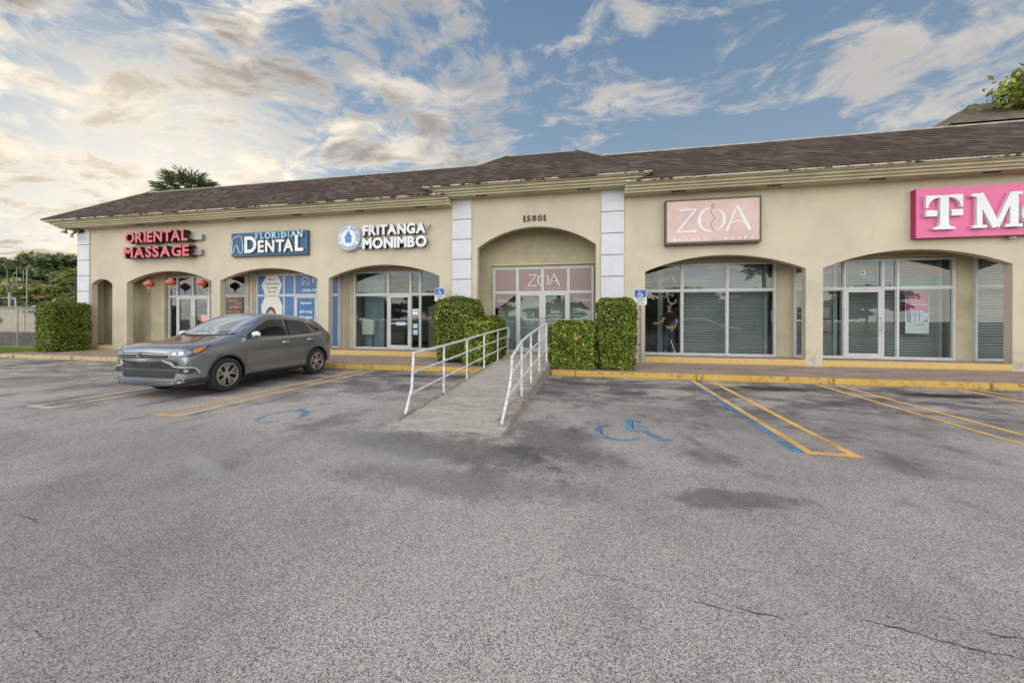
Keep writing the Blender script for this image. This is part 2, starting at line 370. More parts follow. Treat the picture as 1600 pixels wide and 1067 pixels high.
STAINS = [(1.18, 3.65, .66, .17, -13, .56, (.11, .09, .09), .26), (-1.75, 4.35, 1.5, .42, 8, .55, DK, .5), (-1.3, 3.5, 1.1, .3, 0, .42, DK, .55),
          (-.5, 4.9, .55, .9, -35, .6, DK, .45), (3.95, 9.75, .8, .30, -3, .9, (.035, .026, .020), .35), (7.1, 9.6, .9, .25, -3, .9, (.03, .024, .02), .35),
          (-5.3, 8.2, 1.0, .35, 40, .55, DK, .5), (-.6, 9.3, .5, 1.2, 0, .5, DK, .5), (.9, 9.6, 1.2, .5, 0, .45, DK, .6), (5.0, 8.4, 1.2, .35, -20, .4, DK, .6),
          (-4.3, 6.55, .35, .16, 20, .75, (.44, .41, .38), .25), (-4.0, 3.3, .45, .09, 25, .5, (.42, .40, .37), .4), (-8.4, 8.2, 1.2, 2.0, 0, .55, DK, .6),
          (-3.6, 9.6, 1.4, .25, 5, .55, DK, .5), (-2.35, 4.1, 1.2, .35, 30, .4, (.33, .31, .29), .5), (-1.9, 3.1, .16, .03, 0, .6, (.42, .4, .37), .5),
          (2.6, 9.3, 1.3, .22, -4, .6, DK, .5), (5.6, 9.9, 1.2, .16, 0, .6, DK, .4), (-5.0, 9.9, 1.8, .22, 0, .6, DK, .4), (-12, 9.6, 4, .35, 0, .5, DK, .5), (2.1, 6.9, .7, 1.4, 0, .35, DK, .6), (4.0, 6.5, .8, 1.6, 20, .30, DK, .6), (6.3, 7.0, 1.3, .6, -15, .4, DK, .6)]
M['asph'] = asphalt()
def paint(name, col, wear):
    m = bpy.data.materials.new(name); m.use_nodes = True; N = NT(m.node_tree); b = N.n['Principled BSDF']
    oc = N.new('ShaderNodeTexCoord').outputs['Object']
    N.put(b.inputs['Base Color'], N.mix(N.ss(N.noise(oc, 3, 6, .7), .4, .7), col, tuple(x*.72 for x in col))); b.inputs['Roughness'].default_value = .8
    n = N.math('ADD', N.math('MULTIPLY', N.noise(oc, 75, 4, .75), .6), N.math('MULTIPLY', N.noise(oc, 2.2, 5, .6), .4))
    N.put(b.inputs['Alpha'], N.ss(n, wear, wear-.07)); return m
M['py'] = paint('worn_yellow_paint', (.88, .50, .15), .60)
M['pw'] = paint('worn_pale_paint', (.84, .67, .44), .575)
M['pb'] = paint('worn_blue_paint', (.12, .28, .50), .55)
M['pb2'] = paint('wheelchair_blue_paint', (.17, .38, .60), .555)
M['pb3'] = paint('faded_wheelchair_paint', (.14, .32, .50), .525)
M['pbf'] = paint('faded_blue_paint', (.15, .30, .46), .505)
M['pbo'] = paint('old_dark_paint', (.035, .035, .04), .54)
M['crack'] = mat('crack_dark', (.05, .045, .042), .95)
M['grass'] = mat('grass_green', (.17, .21, .035), .8, var=.4, vscale=2, vcol=(.24, .26, .06))
M['blade'] = mat('grass_blade', (.20, .25, .04), .7, island=.4, trans=.3)
def leaf(name, c, isl=.45, alt=None): return mat(name, c, .5, island=isl, vcol=alt, trans=.22, spec=.4)
M['leaf'] = leaf('hedge_leaf', (.070, .112, .012), .6, (.15, .20, .02))
M['leafb'] = leaf('hedge_leaf_bright', (.15, .215, .018), .5, (.32, .37, .045))
M['leafy'] = leaf('hedge_leaf_brown', (.15, .12, .05), .4)
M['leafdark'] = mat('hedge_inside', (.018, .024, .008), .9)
M['tleaf'] = leaf('tree_leaf_dark', (.095, .125, .045), .45)
M['tleaf2'] = leaf('tree_leaf_olive', (.20, .225, .055), .45)
M['tleaf3'] = leaf('tree_leaf_tan', (.36, .28, .11), .45)
M['palm'] = leaf('palm_leaf', (.09, .12, .04), .4)
M['bark'] = mat('bark', (.14, .11, .085), .9, var=.4, vscale=8, bump=.6)
M['black'] = mat('black_plastic', (.02, .02, .02), .5)
M['grey'] = mat('grey_metal', (.30, .30, .31), .45, metal=.6, var=.15)
M['navy'] = mat('sign_navy', (.030, .085, .175), .5, var=.2)
M['red'] = mat('letter_red', (.52, .055, .065), .42, var=.15, vscale=4, vcol=(.54, .12, .12))
M['mar'] = mat('letter_maroon', (.05, .012, .016), .5)
M['ltblue'] = mat('letter_sky_blue', (.42, .62, .72), .4)
M['cream'] = mat('letter_cream', (.74, .70, .65), .4, var=.08)
M['wlet'] = mat('letter_white', (.70, .69, .69), .4, var=.05)
M['rose'] = mat('sign_rose', (.60, .40, .36), .35, var=.12, vscale=1.5)
M['bronze'] = mat('bronze_frame', (.085, .06, .05), .45, metal=.3)
M['mag'] = mat('sign_magenta', (.68, .115, .27), .4, var=.05)
M['magd'] = mat('sign_magenta_side', (.42, .02, .11), .4)
M['plate'] = mat('number_black', (.03, .025, .02), .5)
M['signblue'] = mat('parking_blue', (.035, .10, .36), .4)
M['lant'] = mat('lantern_fabric', (.60, .12, .075), .35, var=.2, vcol=(.70, .26, .18), trans=.3)
M['gold'] = mat('lantern_gold', (.62, .40, .10), .5)

# ---------------------------------------------------------------- text
def text_mesh(s, extrude=.01, offset=0.0, res=3):
    c = bpy.data.curves.new('t', 'FONT'); c.body = s; c.size = 1; c.extrude = extrude; c.offset = offset; c.resolution_u = res
    o = bpy.data.objects.new('t', c); me = bpy.data.meshes.new_from_object(o)
    bpy.data.objects.remove(o); bpy.data.curves.remove(c); return me
def bb(me):
    a = np.empty(len(me.vertices)*3); me.vertices.foreach_get('co', a); a = a.reshape(-1, 3); return a.min(0), a.max(0)
def put_text(s, x0, x1, z0, z1, yf, depth, mats, parent, name='lettering', bold=0.0, res=3):
    """one mesh of text filling x0..x1, z0..z1 (z1 None keeps the aspect), front at yf, going back depth"""
    me = text_mesh(s, .5, bold, res); lo, hi = bb(me)
    sx = (x1-x0)/(hi[0]-lo[0]); sz = (z1-z0)/(hi[1]-lo[1]) if z1 is not None else sx
    me.transform(Matrix(((sx, 0, 0, x0-lo[0]*sx), (0, 0, -depth, yf+depth*.5), (0, sz, 0, z0-lo[1]*sz), (0, 0, 0, 1))))
    mats = mats if isinstance(mats, (list, tuple)) else [mats]
    for mm in mats: me.materials.append(mm)
    if len(mats) > 1:
        for p in me.polygons: p.material_index = 0 if abs(p.normal.y) > .5 else 1
    return link_mesh(name, me, parent)
def put_letters(word, x0, x1, z0, z1, yf, depth, mats, parent, bold=.02, gap=.10, heights=None, res=4):
    """each letter its own mesh, laid out to fill x0..x1"""
    capm = text_mesh('H', .5, bold); clo, chi = bb(capm); ch = chi[1]-clo[1]; bpy.data.meshes.remove(capm)
    items = []; tot = 0
    for i, chv in enumerate(word):
        if chv == ' ': items.append((None, .35)); tot += .35; continue
        me = text_mesh(chv, .5, bold, res); lo, hi = bb(me); k = heights[i] if heights else 1
        wd = (hi[0]-lo[0])*k; items.append((me, lo, wd, k)); tot += wd
    tot += gap*ch*(len(word)-1-1.6*sum(word[q:q+2] in ('TA', 'AT', 'LA') for q in range(len(word)))); sx = (x1-x0)/tot; sz = (z1-z0)/ch; x = x0
    prev = ''
    for ii, it in enumerate(items):
        prev = word[ii-1] if ii else ''
        if it[0] is None: x += (it[1]+gap*ch)*sx; continue
        me, lo, wd, k = it
        if prev+word[ii] in ('TA', 'AT', 'LA'): x -= gap*ch*sx*1.6
        me.transform(Matrix(((sx*k, 0, 0, x-lo[0]*sx*k), (0, 0, -depth, yf+depth*.5), (0, sz*k, 0, z0-clo[1]*sz*k), (0, 0, 0, 1))))
        for mm in mats: me.materials.append(mm)
        for p in me.polygons: p.material_index = 0 if abs(p.normal.y) > .5 or len(mats) == 1 else 1
        link_mesh('letter', me, parent); x += (wd+gap*ch)*sx
def stroke(pts, wd, yf, d, mb, m=0, closed=False):
    """flat-topped ribbon along a polyline in (x,z), as prisms"""
    n = len(pts); L = []; Rr = []
    for i in range(n):
        if closed: a, b = pts[(i-1) % n], pts[(i+1) % n]
        else: a, b = pts[max(i-1, 0)], pts[min(i+1, n-1)]
        dx, dz = b[0]-a[0], b[1]-a[1]; l = math.hypot(dx, dz) or 1; ww = wd(i/(n-1)) if callable(wd) else wd
        L.append((pts[i][0]-dz/l*ww/2, pts[i][1]+dx/l*ww/2)); Rr.append((pts[i][0]+dz/l*ww/2, pts[i][1]-dx/l*ww/2))
    rng_ = range(n if closed else n-1)
    vs = []; 
    for i in range(n): vs += [(L[i][0], yf, L[i][1]), (Rr[i][0], yf, Rr[i][1]), (L[i][0], yf+d, L[i][1]), (Rr[i][0], yf+d, Rr[i][1])]
    fs = []
    for i in rng_:
        j = (i+1) % n; a, b = 4*i, 4*j
        fs += [(a, a+1, b+1, b), (a+2, b+2, b+3, a+3), (a, b, b+2, a+2), (a+1, a+3, b+3, b+1)]
    if not closed: fs += [(0, 2, 3, 1), (4*(n-1), 4*(n-1)+1, 4*(n-1)+3, 4*(n-1)+2)]
    mb.add(vs, fs, m)
def arc(cx, cz, rx, rz, a0, a1, n=16): return [(cx+rx*math.cos(R(a0+(a1-a0)*i/n)), cz+rz*math.sin(R(a0+(a1-a0)*i/n))) for i in range(n+1)]

# ---------------------------------------------------------------- leaf clouds
def leaves(P, Nn, size, name, mats, parent, jitter=.7, mi=None, aspect=.5):
    """P (n,3) centres, Nn (n,3) outward directions; one folded diamond per point"""
    n = len(P); a = rng.normal(size=(n, 3)); d = Nn+jitter*a; d /= np.linalg.norm(d, axis=1)[:, None]+1e-9
    u = np.cross(d, rng.normal(size=(n, 3))); u /= np.linalg.norm(u, axis=1)[:, None]+1e-9
    v = np.cross(d, u); s = (size*(.45+1.15*rng.random(n)**1.4))[:, None]
    V = np.stack([P-u*s, P+v*s*aspect+d*s*.15, P+u*s, P-v*s*aspect+d*s*.15], 1).reshape(-1, 3)
    me = bpy.data.meshes.new(name); me.vertices.add(4*n); me.vertices.foreach_set('co', V.ravel())
    me.loops.add(4*n); me.loops.foreach_set('vertex_index', np.arange(4*n, dtype=np.int32))
    me.polygons.add(n); me.polygons.foreach_set('loop_start', np.arange(0, 4*n, 4, dtype=np.int32)); me.polygons.foreach_set('loop_total', np.full(n, 4, dtype=np.int32))
    for mm in (mats if isinstance(mats, list) else [mats]): me.materials.append(mm)
    if mi is not None: me.polygons.foreach_set('material_index', np.asarray(mi, dtype=np.int32))
    me.update(calc_edges=True); return link_mesh(name, me, parent)
# ================================================================ ground
g = MB(); g.box(-420, 420, -420, 420, -.3, 0.0); struct(g.build('parking_lot', M['asph']))
KX0, KX1 = -34.0, 22.0
k = MB(); x = KX0
while x < KX1:      # kerb cast in lengths
    l = 3.05
    if not (-2.9 < x+l and x < -1.12) : k.box(x, min(x+l, KX1)-.012, 10.60, 10.76, -.05, .155)
    else:
        if x < -2.86: k.box(x, -2.86, 10.60, 10.76, -.05, .155)
        if x+l > -1.12: k.box(-1.12, x+l-.012, 10.60, 10.76, -.05, .155)
    x += l
struct(k.build('kerb', M['kerb'], bevel=.022, smooth=True))
s = MB(); s.box(-22.9, 22, 10.772, 13.9, -.05, .150); struct(s.build('sidewalk', M['walk']))
s = MB(); s.box(-60, -22.95, 10.772, 60, -.05, .10); struct(s.build('lawn', M['grass']))
n = 15000
gx = rng.uniform(-34, -22.95, n); gy = rng.uniform(10.80, 13.3, n); hh = rng.uniform(.03, .09, n)
P = np.stack([gx, gy, .1+hh*.5], 1); Nn = rng.normal(size=(n, 3))*[1, 1, .1]
a = rng.uniform(0, 6.28, n); dx = np.stack([np.cos(a), np.sin(a), 0*a], 1)*.012; up = np.stack([rng.normal(0, .02, n), rng.normal(0, .02, n), hh], 1)
b0 = np.stack([gx, gy, 0*gx+.1], 1)
V = np.stack([b0-dx, b0+dx, b0+up], 1).reshape(-1, 3)
me = bpy.data.meshes.new('grass'); me.from_pydata(V.tolist(), [], [(3*i, 3*i+1, 3*i+2) for i in range(n)]); me.materials.append(M['blade'])
tag(link_mesh('grass', me), 'short bright green grass strip beside the box hedge', 'grass', kind='stuff')

# painted lines: sheets 4 mm above the asphalt
def rect(mb, x0, x1, y0, y1, z=.004, m=0): mb.quad((x0, y0, z), (x1, y0, z), (x1, y1, z), (x0, y1, z), m)
def stripe_pair(xa, xb, y0, y1, m, arrow=True, far=0.02):
    s = MB(); wd = .10; rect(s, xa-wd/2, xa+wd/2, y0, y1); rect(s, xb-wd/2, xb+wd/2, y0, y1)
    if arrow: s.add([(xa-wd/2, y0, .004), (xa+wd/2, y0, .004), (xb+wd/2, y0, .004), (xb+wd/2, y0-.12, .004), (xa-wd/2, y0-.10, .004)], [(0, 4, 3, 2, 1)])
    return s
YB = 10.55
for xa, xb, y0, m in [(2.49, 2.94, 5.17, 'py'), (5.27, 5.71, 5.15, 'py'), (8.02, 8.42, 5.1, 'py'), (10.77, 11.2, 5.1, 'py'), (-6.87, -6.42, 4.97, 'py'),
                      (-9.66, -9.17, 4.97, 'pw'), (-12.38, -11.95, 5.0, 'pw'), (-15.2, -14.8, 5.0, 'pw'), (-18.0, -17.55, 5.0, 'pw'), (-20.7, -20.3, 5.0, 'pw')]:
    struct(stripe_pair(xa, xb, y0, YB, M[m]).build('parking_line', M[m], tri=True))
s = MB(); s.add([(2.30, 5.12, .003), (2.43, 5.12, .003), (2.43, YB, .003), (2.36, YB, .003)], [(0, 1, 2, 3)]); struct(s.build('blue_parking_line', M['pb']))
s = MB(); s.add([(-6.36, 4.95, .003), (-6.22, 4.95, .003), (-6.26, YB, .003), (-6.36, YB, .003)], [(0, 1, 2, 3)]); struct(s.build('blue_parking_line', M['pbf']))
def ribbon(mb, pts, wd, z, m=0):
    n = len(pts)
    vs = []
    for i in range(n):
        a, b = pts[max(i-1, 0)], pts[min(i+1, n-1)]; dx, dy = b[0]-a[0], b[1]-a[1]; l = math.hypot(dx, dy) or 1
        ww = wd(i/(n-1)) if callable(wd) else wd
        vs += [(pts[i][0]-dy/l*ww/2, pts[i][1]+dx/l*ww/2, z), (pts[i][0]+dy/l*ww/2, pts[i][1]-dx/l*ww/2, z)]
    mb.add(vs, [(2*i, 2*i+1, 2*i+3, 2*i+2) for i in range(n-1)], m)
# wheelchair mark right of the ramp
def wheelchair_mark(z, dx=0, dy=0):
    s = MB()
    ribbon(s, [(-.02+.29*math.cos(R(a))+.37+dx, 5.50+.36*math.sin(R(a))+dy) for a in range(112, 215, 8)], .085, z)
    ribbon(s, [(-.02+.29*math.cos(R(a))+.37+dx, 5.50+.36*math.sin(R(a))+dy) for a in range(222, 330, 8)], .07, z)
    ribbon(s, [(.545+dx, 6.22+dy), (.50+dx, 5.63+dy)], .095, z); ribbon(s, [(.50+dx, 6.16+dy), (.70+dx, 6.10+dy)], .08, z+.0004)
    ribbon(s, [(.53+dx, 5.88+dy), (.78+dx, 5.80+dy)], .045, z); ribbon(s, [(.46+dx, 5.66+dy), (.70+dx, 5.62+dy), (.86+dx, 5.26+dy)], .09, z+.0008)
    ribbon(s, [(.82+dx, 5.28+dy), (1.0+dx, 5.27+dy)], .07, z+.0012); return s
struct(wheelchair_mark(.0035, .02, .02).build('old_parking_symbol', M['pbo'])); struct(wheelchair_mark(.0055).build('accessible_parking_symbol', M['pb2']))
s = MB()
ribbon(s, [(-4.83+.27*math.cos(R(a)), 5.25+.38*math.sin(R(a))) for a in range(20, 330, 10)], .075, .0045)
ribbon(s, [(-4.88, 5.60), (-4.86, 6.25)], .10, .005); ribbon(s, [(-4.86, 5.65), (-4.55, 5.60), (-4.48, 5.15)], .09, .0055); ribbon(s, [(-4.78, 6.02), (-4.62, 6.30)], .07, .005)
struct(s.build('faded_parking_symbol', M['pb3']))
s = MB(); cr = random.Random(4)
def crack(pts, wmax, z=.0035):
    out = []
    for i in range(len(pts)-1):
        a, b = pts[i], pts[i+1]; k = max(3, int(math.dist(a, b)/.035))
        for j in range(k): t = j/k; out.append((a[0]+(b[0]-a[0])*t+cr.uniform(-.012, .012), a[1]+(b[1]-a[1])*t+cr.uniform(-.010, .010)))
    out.append(pts[-1]); ribbon(s, out, lambda t: .8*wmax*(.25+math.sin(math.pi*min(1, max(0, t)))*.9)*cr.uniform(.35, 1.2), z)
crack([(-.2, 2.42), (.1, 2.39), (.36, 2.34)], .0035); crack([(.50, 2.29), (.63, 2.275), (.75, 2.245)], .008); crack([(.70, 2.30), (.82, 2.275), (.98, 2.24)], .009)
crack([(1.32, 2.34), (1.48, 2.31), (1.66, 2.255), (1.85, 2.215), (1.98, 2.20)], .011); crack([(1.88, 2.36), (1.98, 2.345), (2.1, 2.35)], .008)
crack([(-4.5, 2.19), (-4.3, 2.17), (-4.15, 2.14), (-4.0, 2.13)], .008); crack([(-3.6, 2.1), (-3.4, 2.08)], .004); crack([(-1.9, 2.78), (-1.75, 2.82), (-1.6, 2.86)], .005)
crack([(-2.9, 1.4), (-2.7, 1.38), (-2.5, 1.36)], .004)
struct(s.build('asphalt_crack', M['crack']))

# ================================================================ the shopping building
B = thing('shopping_building', 'long single storey cream stucco shopping plaza with arched walkway and dark shingle roof', 'building', (-6, 13.2, .155))
W, WB = 13.20, 13.44
XL, XR = -22.958, 21.5
ARCH = [(-22.212, -20.962, 3.06, .25), (-20.137, -15.585, 3.12, .465), (-15.135, -10.513, 3.12, .465), (-10.034, -5.457, 3.12, .465), (-4.025, .098, 4.07, .675),
        (1.672, 6.288, 3.11, .475), (6.743, 11.301, 3.11, .475), (11.756, 16.3, 3.11, .475), (16.75, 21.2, 3.11, .475)]
def arch_pts(x0, x1, zs, rise, n=28):
    wd = x1-x0; Rr = (wd*wd/4+rise*rise)/(2*rise); cx, cz = (x0+x1)/2, zs+rise-Rr
    a0 = math.atan2(zs-cz, x0-cx); a1 = math.atan2(zs-cz, x1-cx)
    return [(cx+Rr*math.cos(a0+(a1-a0)*i/n), cz+Rr*math.sin(a0+(a1-a0)*i/n)) for i in range(n+1)]
ZB = .10
pts = [(XL, ZB)]
for a in ARCH: pts += [(a[0], ZB)]+arch_pts(*a)+[(a[1], ZB)]
pts += [(XR, ZB), (XR, 5.62), (.999, 5.62), (.999, 5.88), (-4.954, 5.88), (-4.954, 5.62), (XL, 5.62)]
b = MB(); b.prism_y(pts, W, WB)
b.box(XL, XL+.24, WB, 30, ZB, 5.62); b.box(XL+.24, XR, 29.7, 30, ZB, 5.62)
b.build('front_wall', M['wall'], B, tri=True)
# walkway floor, ceilings, bulkheads, back wall with openings
b = MB(); b.box(XL+.242, XR, WB-.235, 14.1, .10, .345); b.build('walkway_floor', M['walk'], B)
b = MB()
for a in ARCH: b.box(a[0]+.003, a[1]-.003, W-.006, W+.0045, .151, .352)
b.build('yellow_plinth', M['plinth'], B)
b = MB(); b.box(XL+.242, -4.42, WB+.002, 14.1, 3.63, 3.75); b.box(.42, XR, WB+.002, 14.1, 3.63, 3.75); b.box(-4.42, .42, WB+.002, 14.1, 4.98, 5.1)
b.box(-4.42, -4.30, WB+.002, 14.1, 3.75, 4.98); b.box(.30, .42, WB+.002, 14.1, 3.75, 4.98)
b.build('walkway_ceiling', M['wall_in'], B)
SF = 14.1     # storefront plane
OPEN = [(-18.98, -14.775), (-14.215, -10.186), (-9.515, -5.20), (-3.665, .034), (1.15, 5.845), (6.362, 10.652), (11.14, 15.6), (16.2, 20.8)]
pts = [(XL+.245, .30)]
for x0, x1 in OPEN: pts += [(x0, .30), (x0, 3.41), (x1, 3.41), (x1, .30)]
pts += [(XR, .30), (XR, 5.0), (XL+.245, 5.0)]
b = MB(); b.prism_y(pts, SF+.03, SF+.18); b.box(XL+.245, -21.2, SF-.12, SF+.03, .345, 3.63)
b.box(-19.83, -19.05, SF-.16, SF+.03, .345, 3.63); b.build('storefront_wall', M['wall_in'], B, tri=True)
b = MB(); b.box(XL+.3, -4.42, SF-.015, SF+.03, 3.50, 3.56); b.box(.42, XR, SF-.015, SF+.03, 3.50, 3.56); b.box(-3.75, .1, SF-.06, SF+.03, 3.545, 3.60)
b.build('wall_moulding', M['cornice'], B, bevel=.006)
# fluted posts between shops
for x0, x1 in [(-14.76, -14.23), (-10.175, -9.79)]:
    b = MB(); n = 5; st = (x1-x0)/n
    for i in range(n): b.box(x0+i*st+.012, x0+(i+1)*st-.012, SF-.08-(i % 2)*.03, SF+.03, .345, 3.5)
    b.box(x0, x1, SF-.05, SF+.028, .345, 3.5); tag(b.build('fluted_post', mat('fluted_beige', (.46, .40, .31), .8, var=.1), B), 'fluted beige post between two shopfronts')
# white tiled pilasters
for x0, x1, z1 in [(XL-.02, -22.27, 5.56), (-4.954, -4.232, 5.835), (.271, .999, 5.835)]:
    b = MB(); z = .152; zj = [5.835-.715*i for i in range(9)]
    if z1 < 5.7: zj = [5.56]+[4.87-.70*i for i in range(8)]
    lev = [z for z in zj if z > .25]+[.152]
    for i in range(len(lev)-1): b.box(x0, x1, W-.05, W-.002, lev[i+1]+.013, lev[i]-.013 if i else lev[i])
    if z1 < 5.7:
        for i in range(len(lev)-1): b.box(x0-.03, x0+.019, W-.05+.052, W+.62, lev[i+1]+.008, lev[i]-.008 if i else lev[i])
    o = b.build('pilaster', M['tile'], B, bevel=.004)
    b = MB(); b.box(x0+.006, x1-.006, W-.044, W-.001, .152, lev[0]-.01); b.build('joint', M['joint'], o)

# cornice: stepped profile (offset, z) swept with mitres
PROF = [(0, 5.57), (.47, 5.57), (.47, 5.63), (.55, 5.635), (.55, 5.70), (.64, 5.705), (.64, 5.775), (.735, 5.78), (.735, 5.805)]
DRIP = [(.735, 5.805), (.81, 5.81), (.815, 5.862), (.70, 5.868)]
def sweep(prof, path, dz, mb, m=0, close=True):
    """path: list of functions o->(x,y)"""
    P0 = [(o, z+dz) for o, z in prof]; n = len(P0)
    vs = []
    for p in path: vs += [(*p(o), z) for o, z in P0]
    fs = [(i*n+j, i*n+j+1, (i+1)*n+j+1, (i+1)*n+j) for i in range(len(path)-1) for j in range(n-1)]
    mb.add(vs, fs, m)
wl = [lambda o: (XL-o, 29.), lambda o: (XL-o, W-o), lambda o: (-4.954, W-o)]
wr = [lambda o: (.999, W-o), lambda o: (XR, W-o)]
pp = [lambda o: (-4.954-o, 15.0), lambda o: (-4.954-o, W-o), lambda o: (.999+o, W-o), lambda o: (.999+o, 15.0)]
PDZ = 2*1.84/14
b = MB(); sweep(PROF, wl, 0, b); sweep(PROF, wr, 0, b); sweep(PROF, pp, PDZ, b)
for xe in (-4.954, .999): b.add([(xe, W-o, z) for o, z in PROF]+[(xe, W, 5.805)], [tuple(range(len(PROF)+1))])
b.build('cornice', M['cornice'], B)
b = MB(); sweep(DRIP, wl, 0, b); sweep(DRIP, wr, 0, b); sweep(DRIP, pp, PDZ, b)
b.build('drip_edge', M['drip'], B)
# soffit vents: three slots each
for xs, z in [((-18.95, -16.62, -13.8, -11.2, -8.5, -6.05, 2.63, 5.30, 7.95, 10.59, 13.2), 5.57), ((-3.79, -.28), 5.57+PDZ)]:
    for x in xs:
        b = MB()
        for i in range(3): b.box(x-.2+i*.14, x-.2+i*.14+.11, W-.36, W-.24, z-.008, z+.002)
        o = b.build('soffit_vent', M['dark'], B)
# roofs: stepped shingle courses
def courses(slopes, dz, run, z0, mb, nrow=14, o0=.83, rise=1.84, skip=None):
    for lo, hi in slopes:
        for i in range(nrow):
            if skip is not None and (skip < 0) != (o0-run*(i+.5)/nrow > .44): continue
            oa, ob = o0-run*i/nrow, o0-run*(i+1)/nrow; za, zb = z0+dz+rise*i/nrow, z0+dz+rise*(i+1)/nrow; e = .022
            A, Bq, Cq, D = (*lo(oa), za+e), (*hi(oa), za+e), (*hi(ob), zb+.002), (*lo(ob), zb+.002)
            mb.quad(A, Bq, Cq, D); mb.quad((*lo(oa), za-.004), (*hi(oa), za-.004), Bq, A)
RUN = 2.48; ZR = 5.855
wing_l = (lambda o: (XL-o, W-o), lambda o: (-1.97, W-o)); wing_side = (lambda o: (XL-o, 29.5), lambda o: (XL-o, W-o)); wing_r = (lambda o: (-1.97, W-o), lambda o: (XR, W-o))
b = MB(); courses([wing_side], 0, RUN, ZR, b); courses([wing_l, wing_r], 0, RUN, ZR, b, skip=1)
courses([(lambda o: (XL-o, W-o), lambda o: (-5.45, W-o)), (lambda o: (1.50, W-o), lambda o: (XR, W-o))], 0, RUN, ZR, b, skip=-1)
b.quad((XL+1.66, W+1.66, 7.66), (XR, W+1.66, 7.66), (XR, 29.5, 7.66), (XL+1.66, 29.5, 7.66))
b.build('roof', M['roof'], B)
b = MB(); PL, PR = -4.954, .999
courses([(lambda o: (PL-o, W-o), lambda o: (PR+o, W-o)), (lambda o: (PL-o, 17.), lambda o: (PL-o, W-o)), (lambda o: (PR+o, W-o), lambda o: (PR+o, 17.))], PDZ, RUN, ZR, b)
b.quad((PL+1.66, W+1.66, 7.93), (PR-1.66, W+1.66, 7.93), (PR-1.66, 17, 7.93), (PL+1.66, 17, 7.93))
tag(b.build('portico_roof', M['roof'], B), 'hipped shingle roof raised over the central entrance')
b = MB(); b.box(XL+1.6, -3.5, W+1.63, W+1.75, 7.655, 7.715); b.box(-.5, XR, W+1.63, W+1.75, 7.655, 7.725); b.box(PL+1.65, PR-1.65, W+1.63, W+1.72, 7.925, 7.965)
b.build('ridge_cap', M['cap'], B)
for pa, pb in (((XL-.83, W-.83, ZR+.015), (XL+1.65, W+1.65, 7.70)), ((PL-.83, W-.83, ZR+PDZ+.015), (PL+1.65, W+1.65, 7.97)), ((PR+.83, W-.83, ZR+PDZ+.015), (PR-1.65, W+1.65, 7.97))):
    b = MB(); b.tube([pa, pb], .033, 6); b.build('hip_cap', M['cap_dark'], B)

# ---- storefronts
def window(x0, x1, z0, z1, fw=.028, gm='glass', y=SF, fm='alu'):
    f = MB(); yf, yb = y-.03, y+.03
    f.box(x0, x1, yf, yb, z0, z0+fw); f.box(x0, x1, yf, yb, z1-fw, z1); f.box(x0, x0+fw, yf, yb, z0+fw, z1-fw); f.box(x1-fw, x1, yf, yb, z0+fw, z1-fw)
    o = f.build('window', M[fm], B); p = MB(); p.quad((x0+fw-.004, y, z0+fw-.004), (x1-fw+.004, y, z0+fw-.004), (x1-fw+.004, y, z1-fw+.004), (x0+fw-.004, y, z1-fw+.004))
    p.build('pane', M[gm], o); return o
def door(x0, x1, z0=.352, z1=2.50, side='R', gm='glass', lab=None, midbar=False, pull='bar'):
    f = MB(); fw = .085; y = SF-.01; yf, yb = y-.035, y+.03
    f.box(x0, x1, yf, yb, z0, z0+.16); f.box(x0, x1, yf, yb, z1-fw, z1); f.box(x0, x0+fw, yf, yb, z0+.16, z1-fw); f.box(x1-fw, x1, yf, yb, z0+.16, z1-fw)
    o = f.build('door', M['white'], B); tag(o, lab)
    if midbar:
        b = MB(); b.box(x0+fw, x1-fw, y-.045, y-.012, 1.36, 1.40); b.build('push_bar', M['alu'], o)
    p = MB(); p.quad((x0+fw-.004, y, z0+.155), (x1-fw+.004, y, z0+.155), (x1-fw+.004, y, z1-fw+.004), (x0+fw-.004, y, z1-fw+.004)); p.build('pane', M[gm], o)
    hx = x1-fw/2 if side == 'R' else x0+fw/2
    h = MB(); h.tube([(hx, yf, 1.22), (hx, yf-.07, 1.24), (hx, yf-.07, 1.62), (hx, yf, 1.64)], .014, 8); h.box(hx-.03, hx+.03, yf-.012, yf-.001, 1.08, 1.17)
    h.build('handle', M['alu'], o, smooth=True); return o
ZT0, ZT1 = 2.54, 3.405
def storefront(x0, x1, mull, doors=(), gm='glass', zt=ZT0, lows=None, doorlab=None):
    xs = [x0]+list(mull)+[x1]
    f = MB()
    for xa in xs: f.box(xa-.028, xa+.028, SF-.05, SF+.04, .35, ZT1)
    f.box(x0-.028, x1+.028, SF-.06, SF+.05, ZT1, ZT1+.045)
    segs = []
    for i in range(len(xs)-1):
        f.box(xs[i]+.028, xs[i+1]-.028, SF-.05, SF+.04, zt-.028, zt+.028)
        if i not in doors: f.box(xs[i]+.028, xs[i+1]-.028, SF-.055, SF+.045, .347, .405)
    f.build('storefront_frame', M['white'], B)
    for i in range(len(xs)-1):
        a, c = xs[i]+.03, xs[i+1]-.03
        window(a, c, zt+.030, ZT1-.002, .022, gm)
        if i in doors: door(a, c, z1=zt-.03, side=doors[i][0], lab=doors[i][1], midbar=doors[i][2], gm=gm)
        else: window(a, c, .407, zt-.030, .022, gm)
# massage: narrow light, double door, windows
storefront(-18.95, -14.80, [-18.49, -17.60, -16.70, -15.95], {1: ('R', 'white framed glass door with plants behind, left leaf', False), 2: ('L', 'white framed glass door with a red notice, right leaf', False)}, gm='glassd')
# dental
storefront(-14.19, -10.21, [-12.83, -12.30, -11.22, -10.66], {2: ('R', 'glass door covered in blue lettering film', False)})
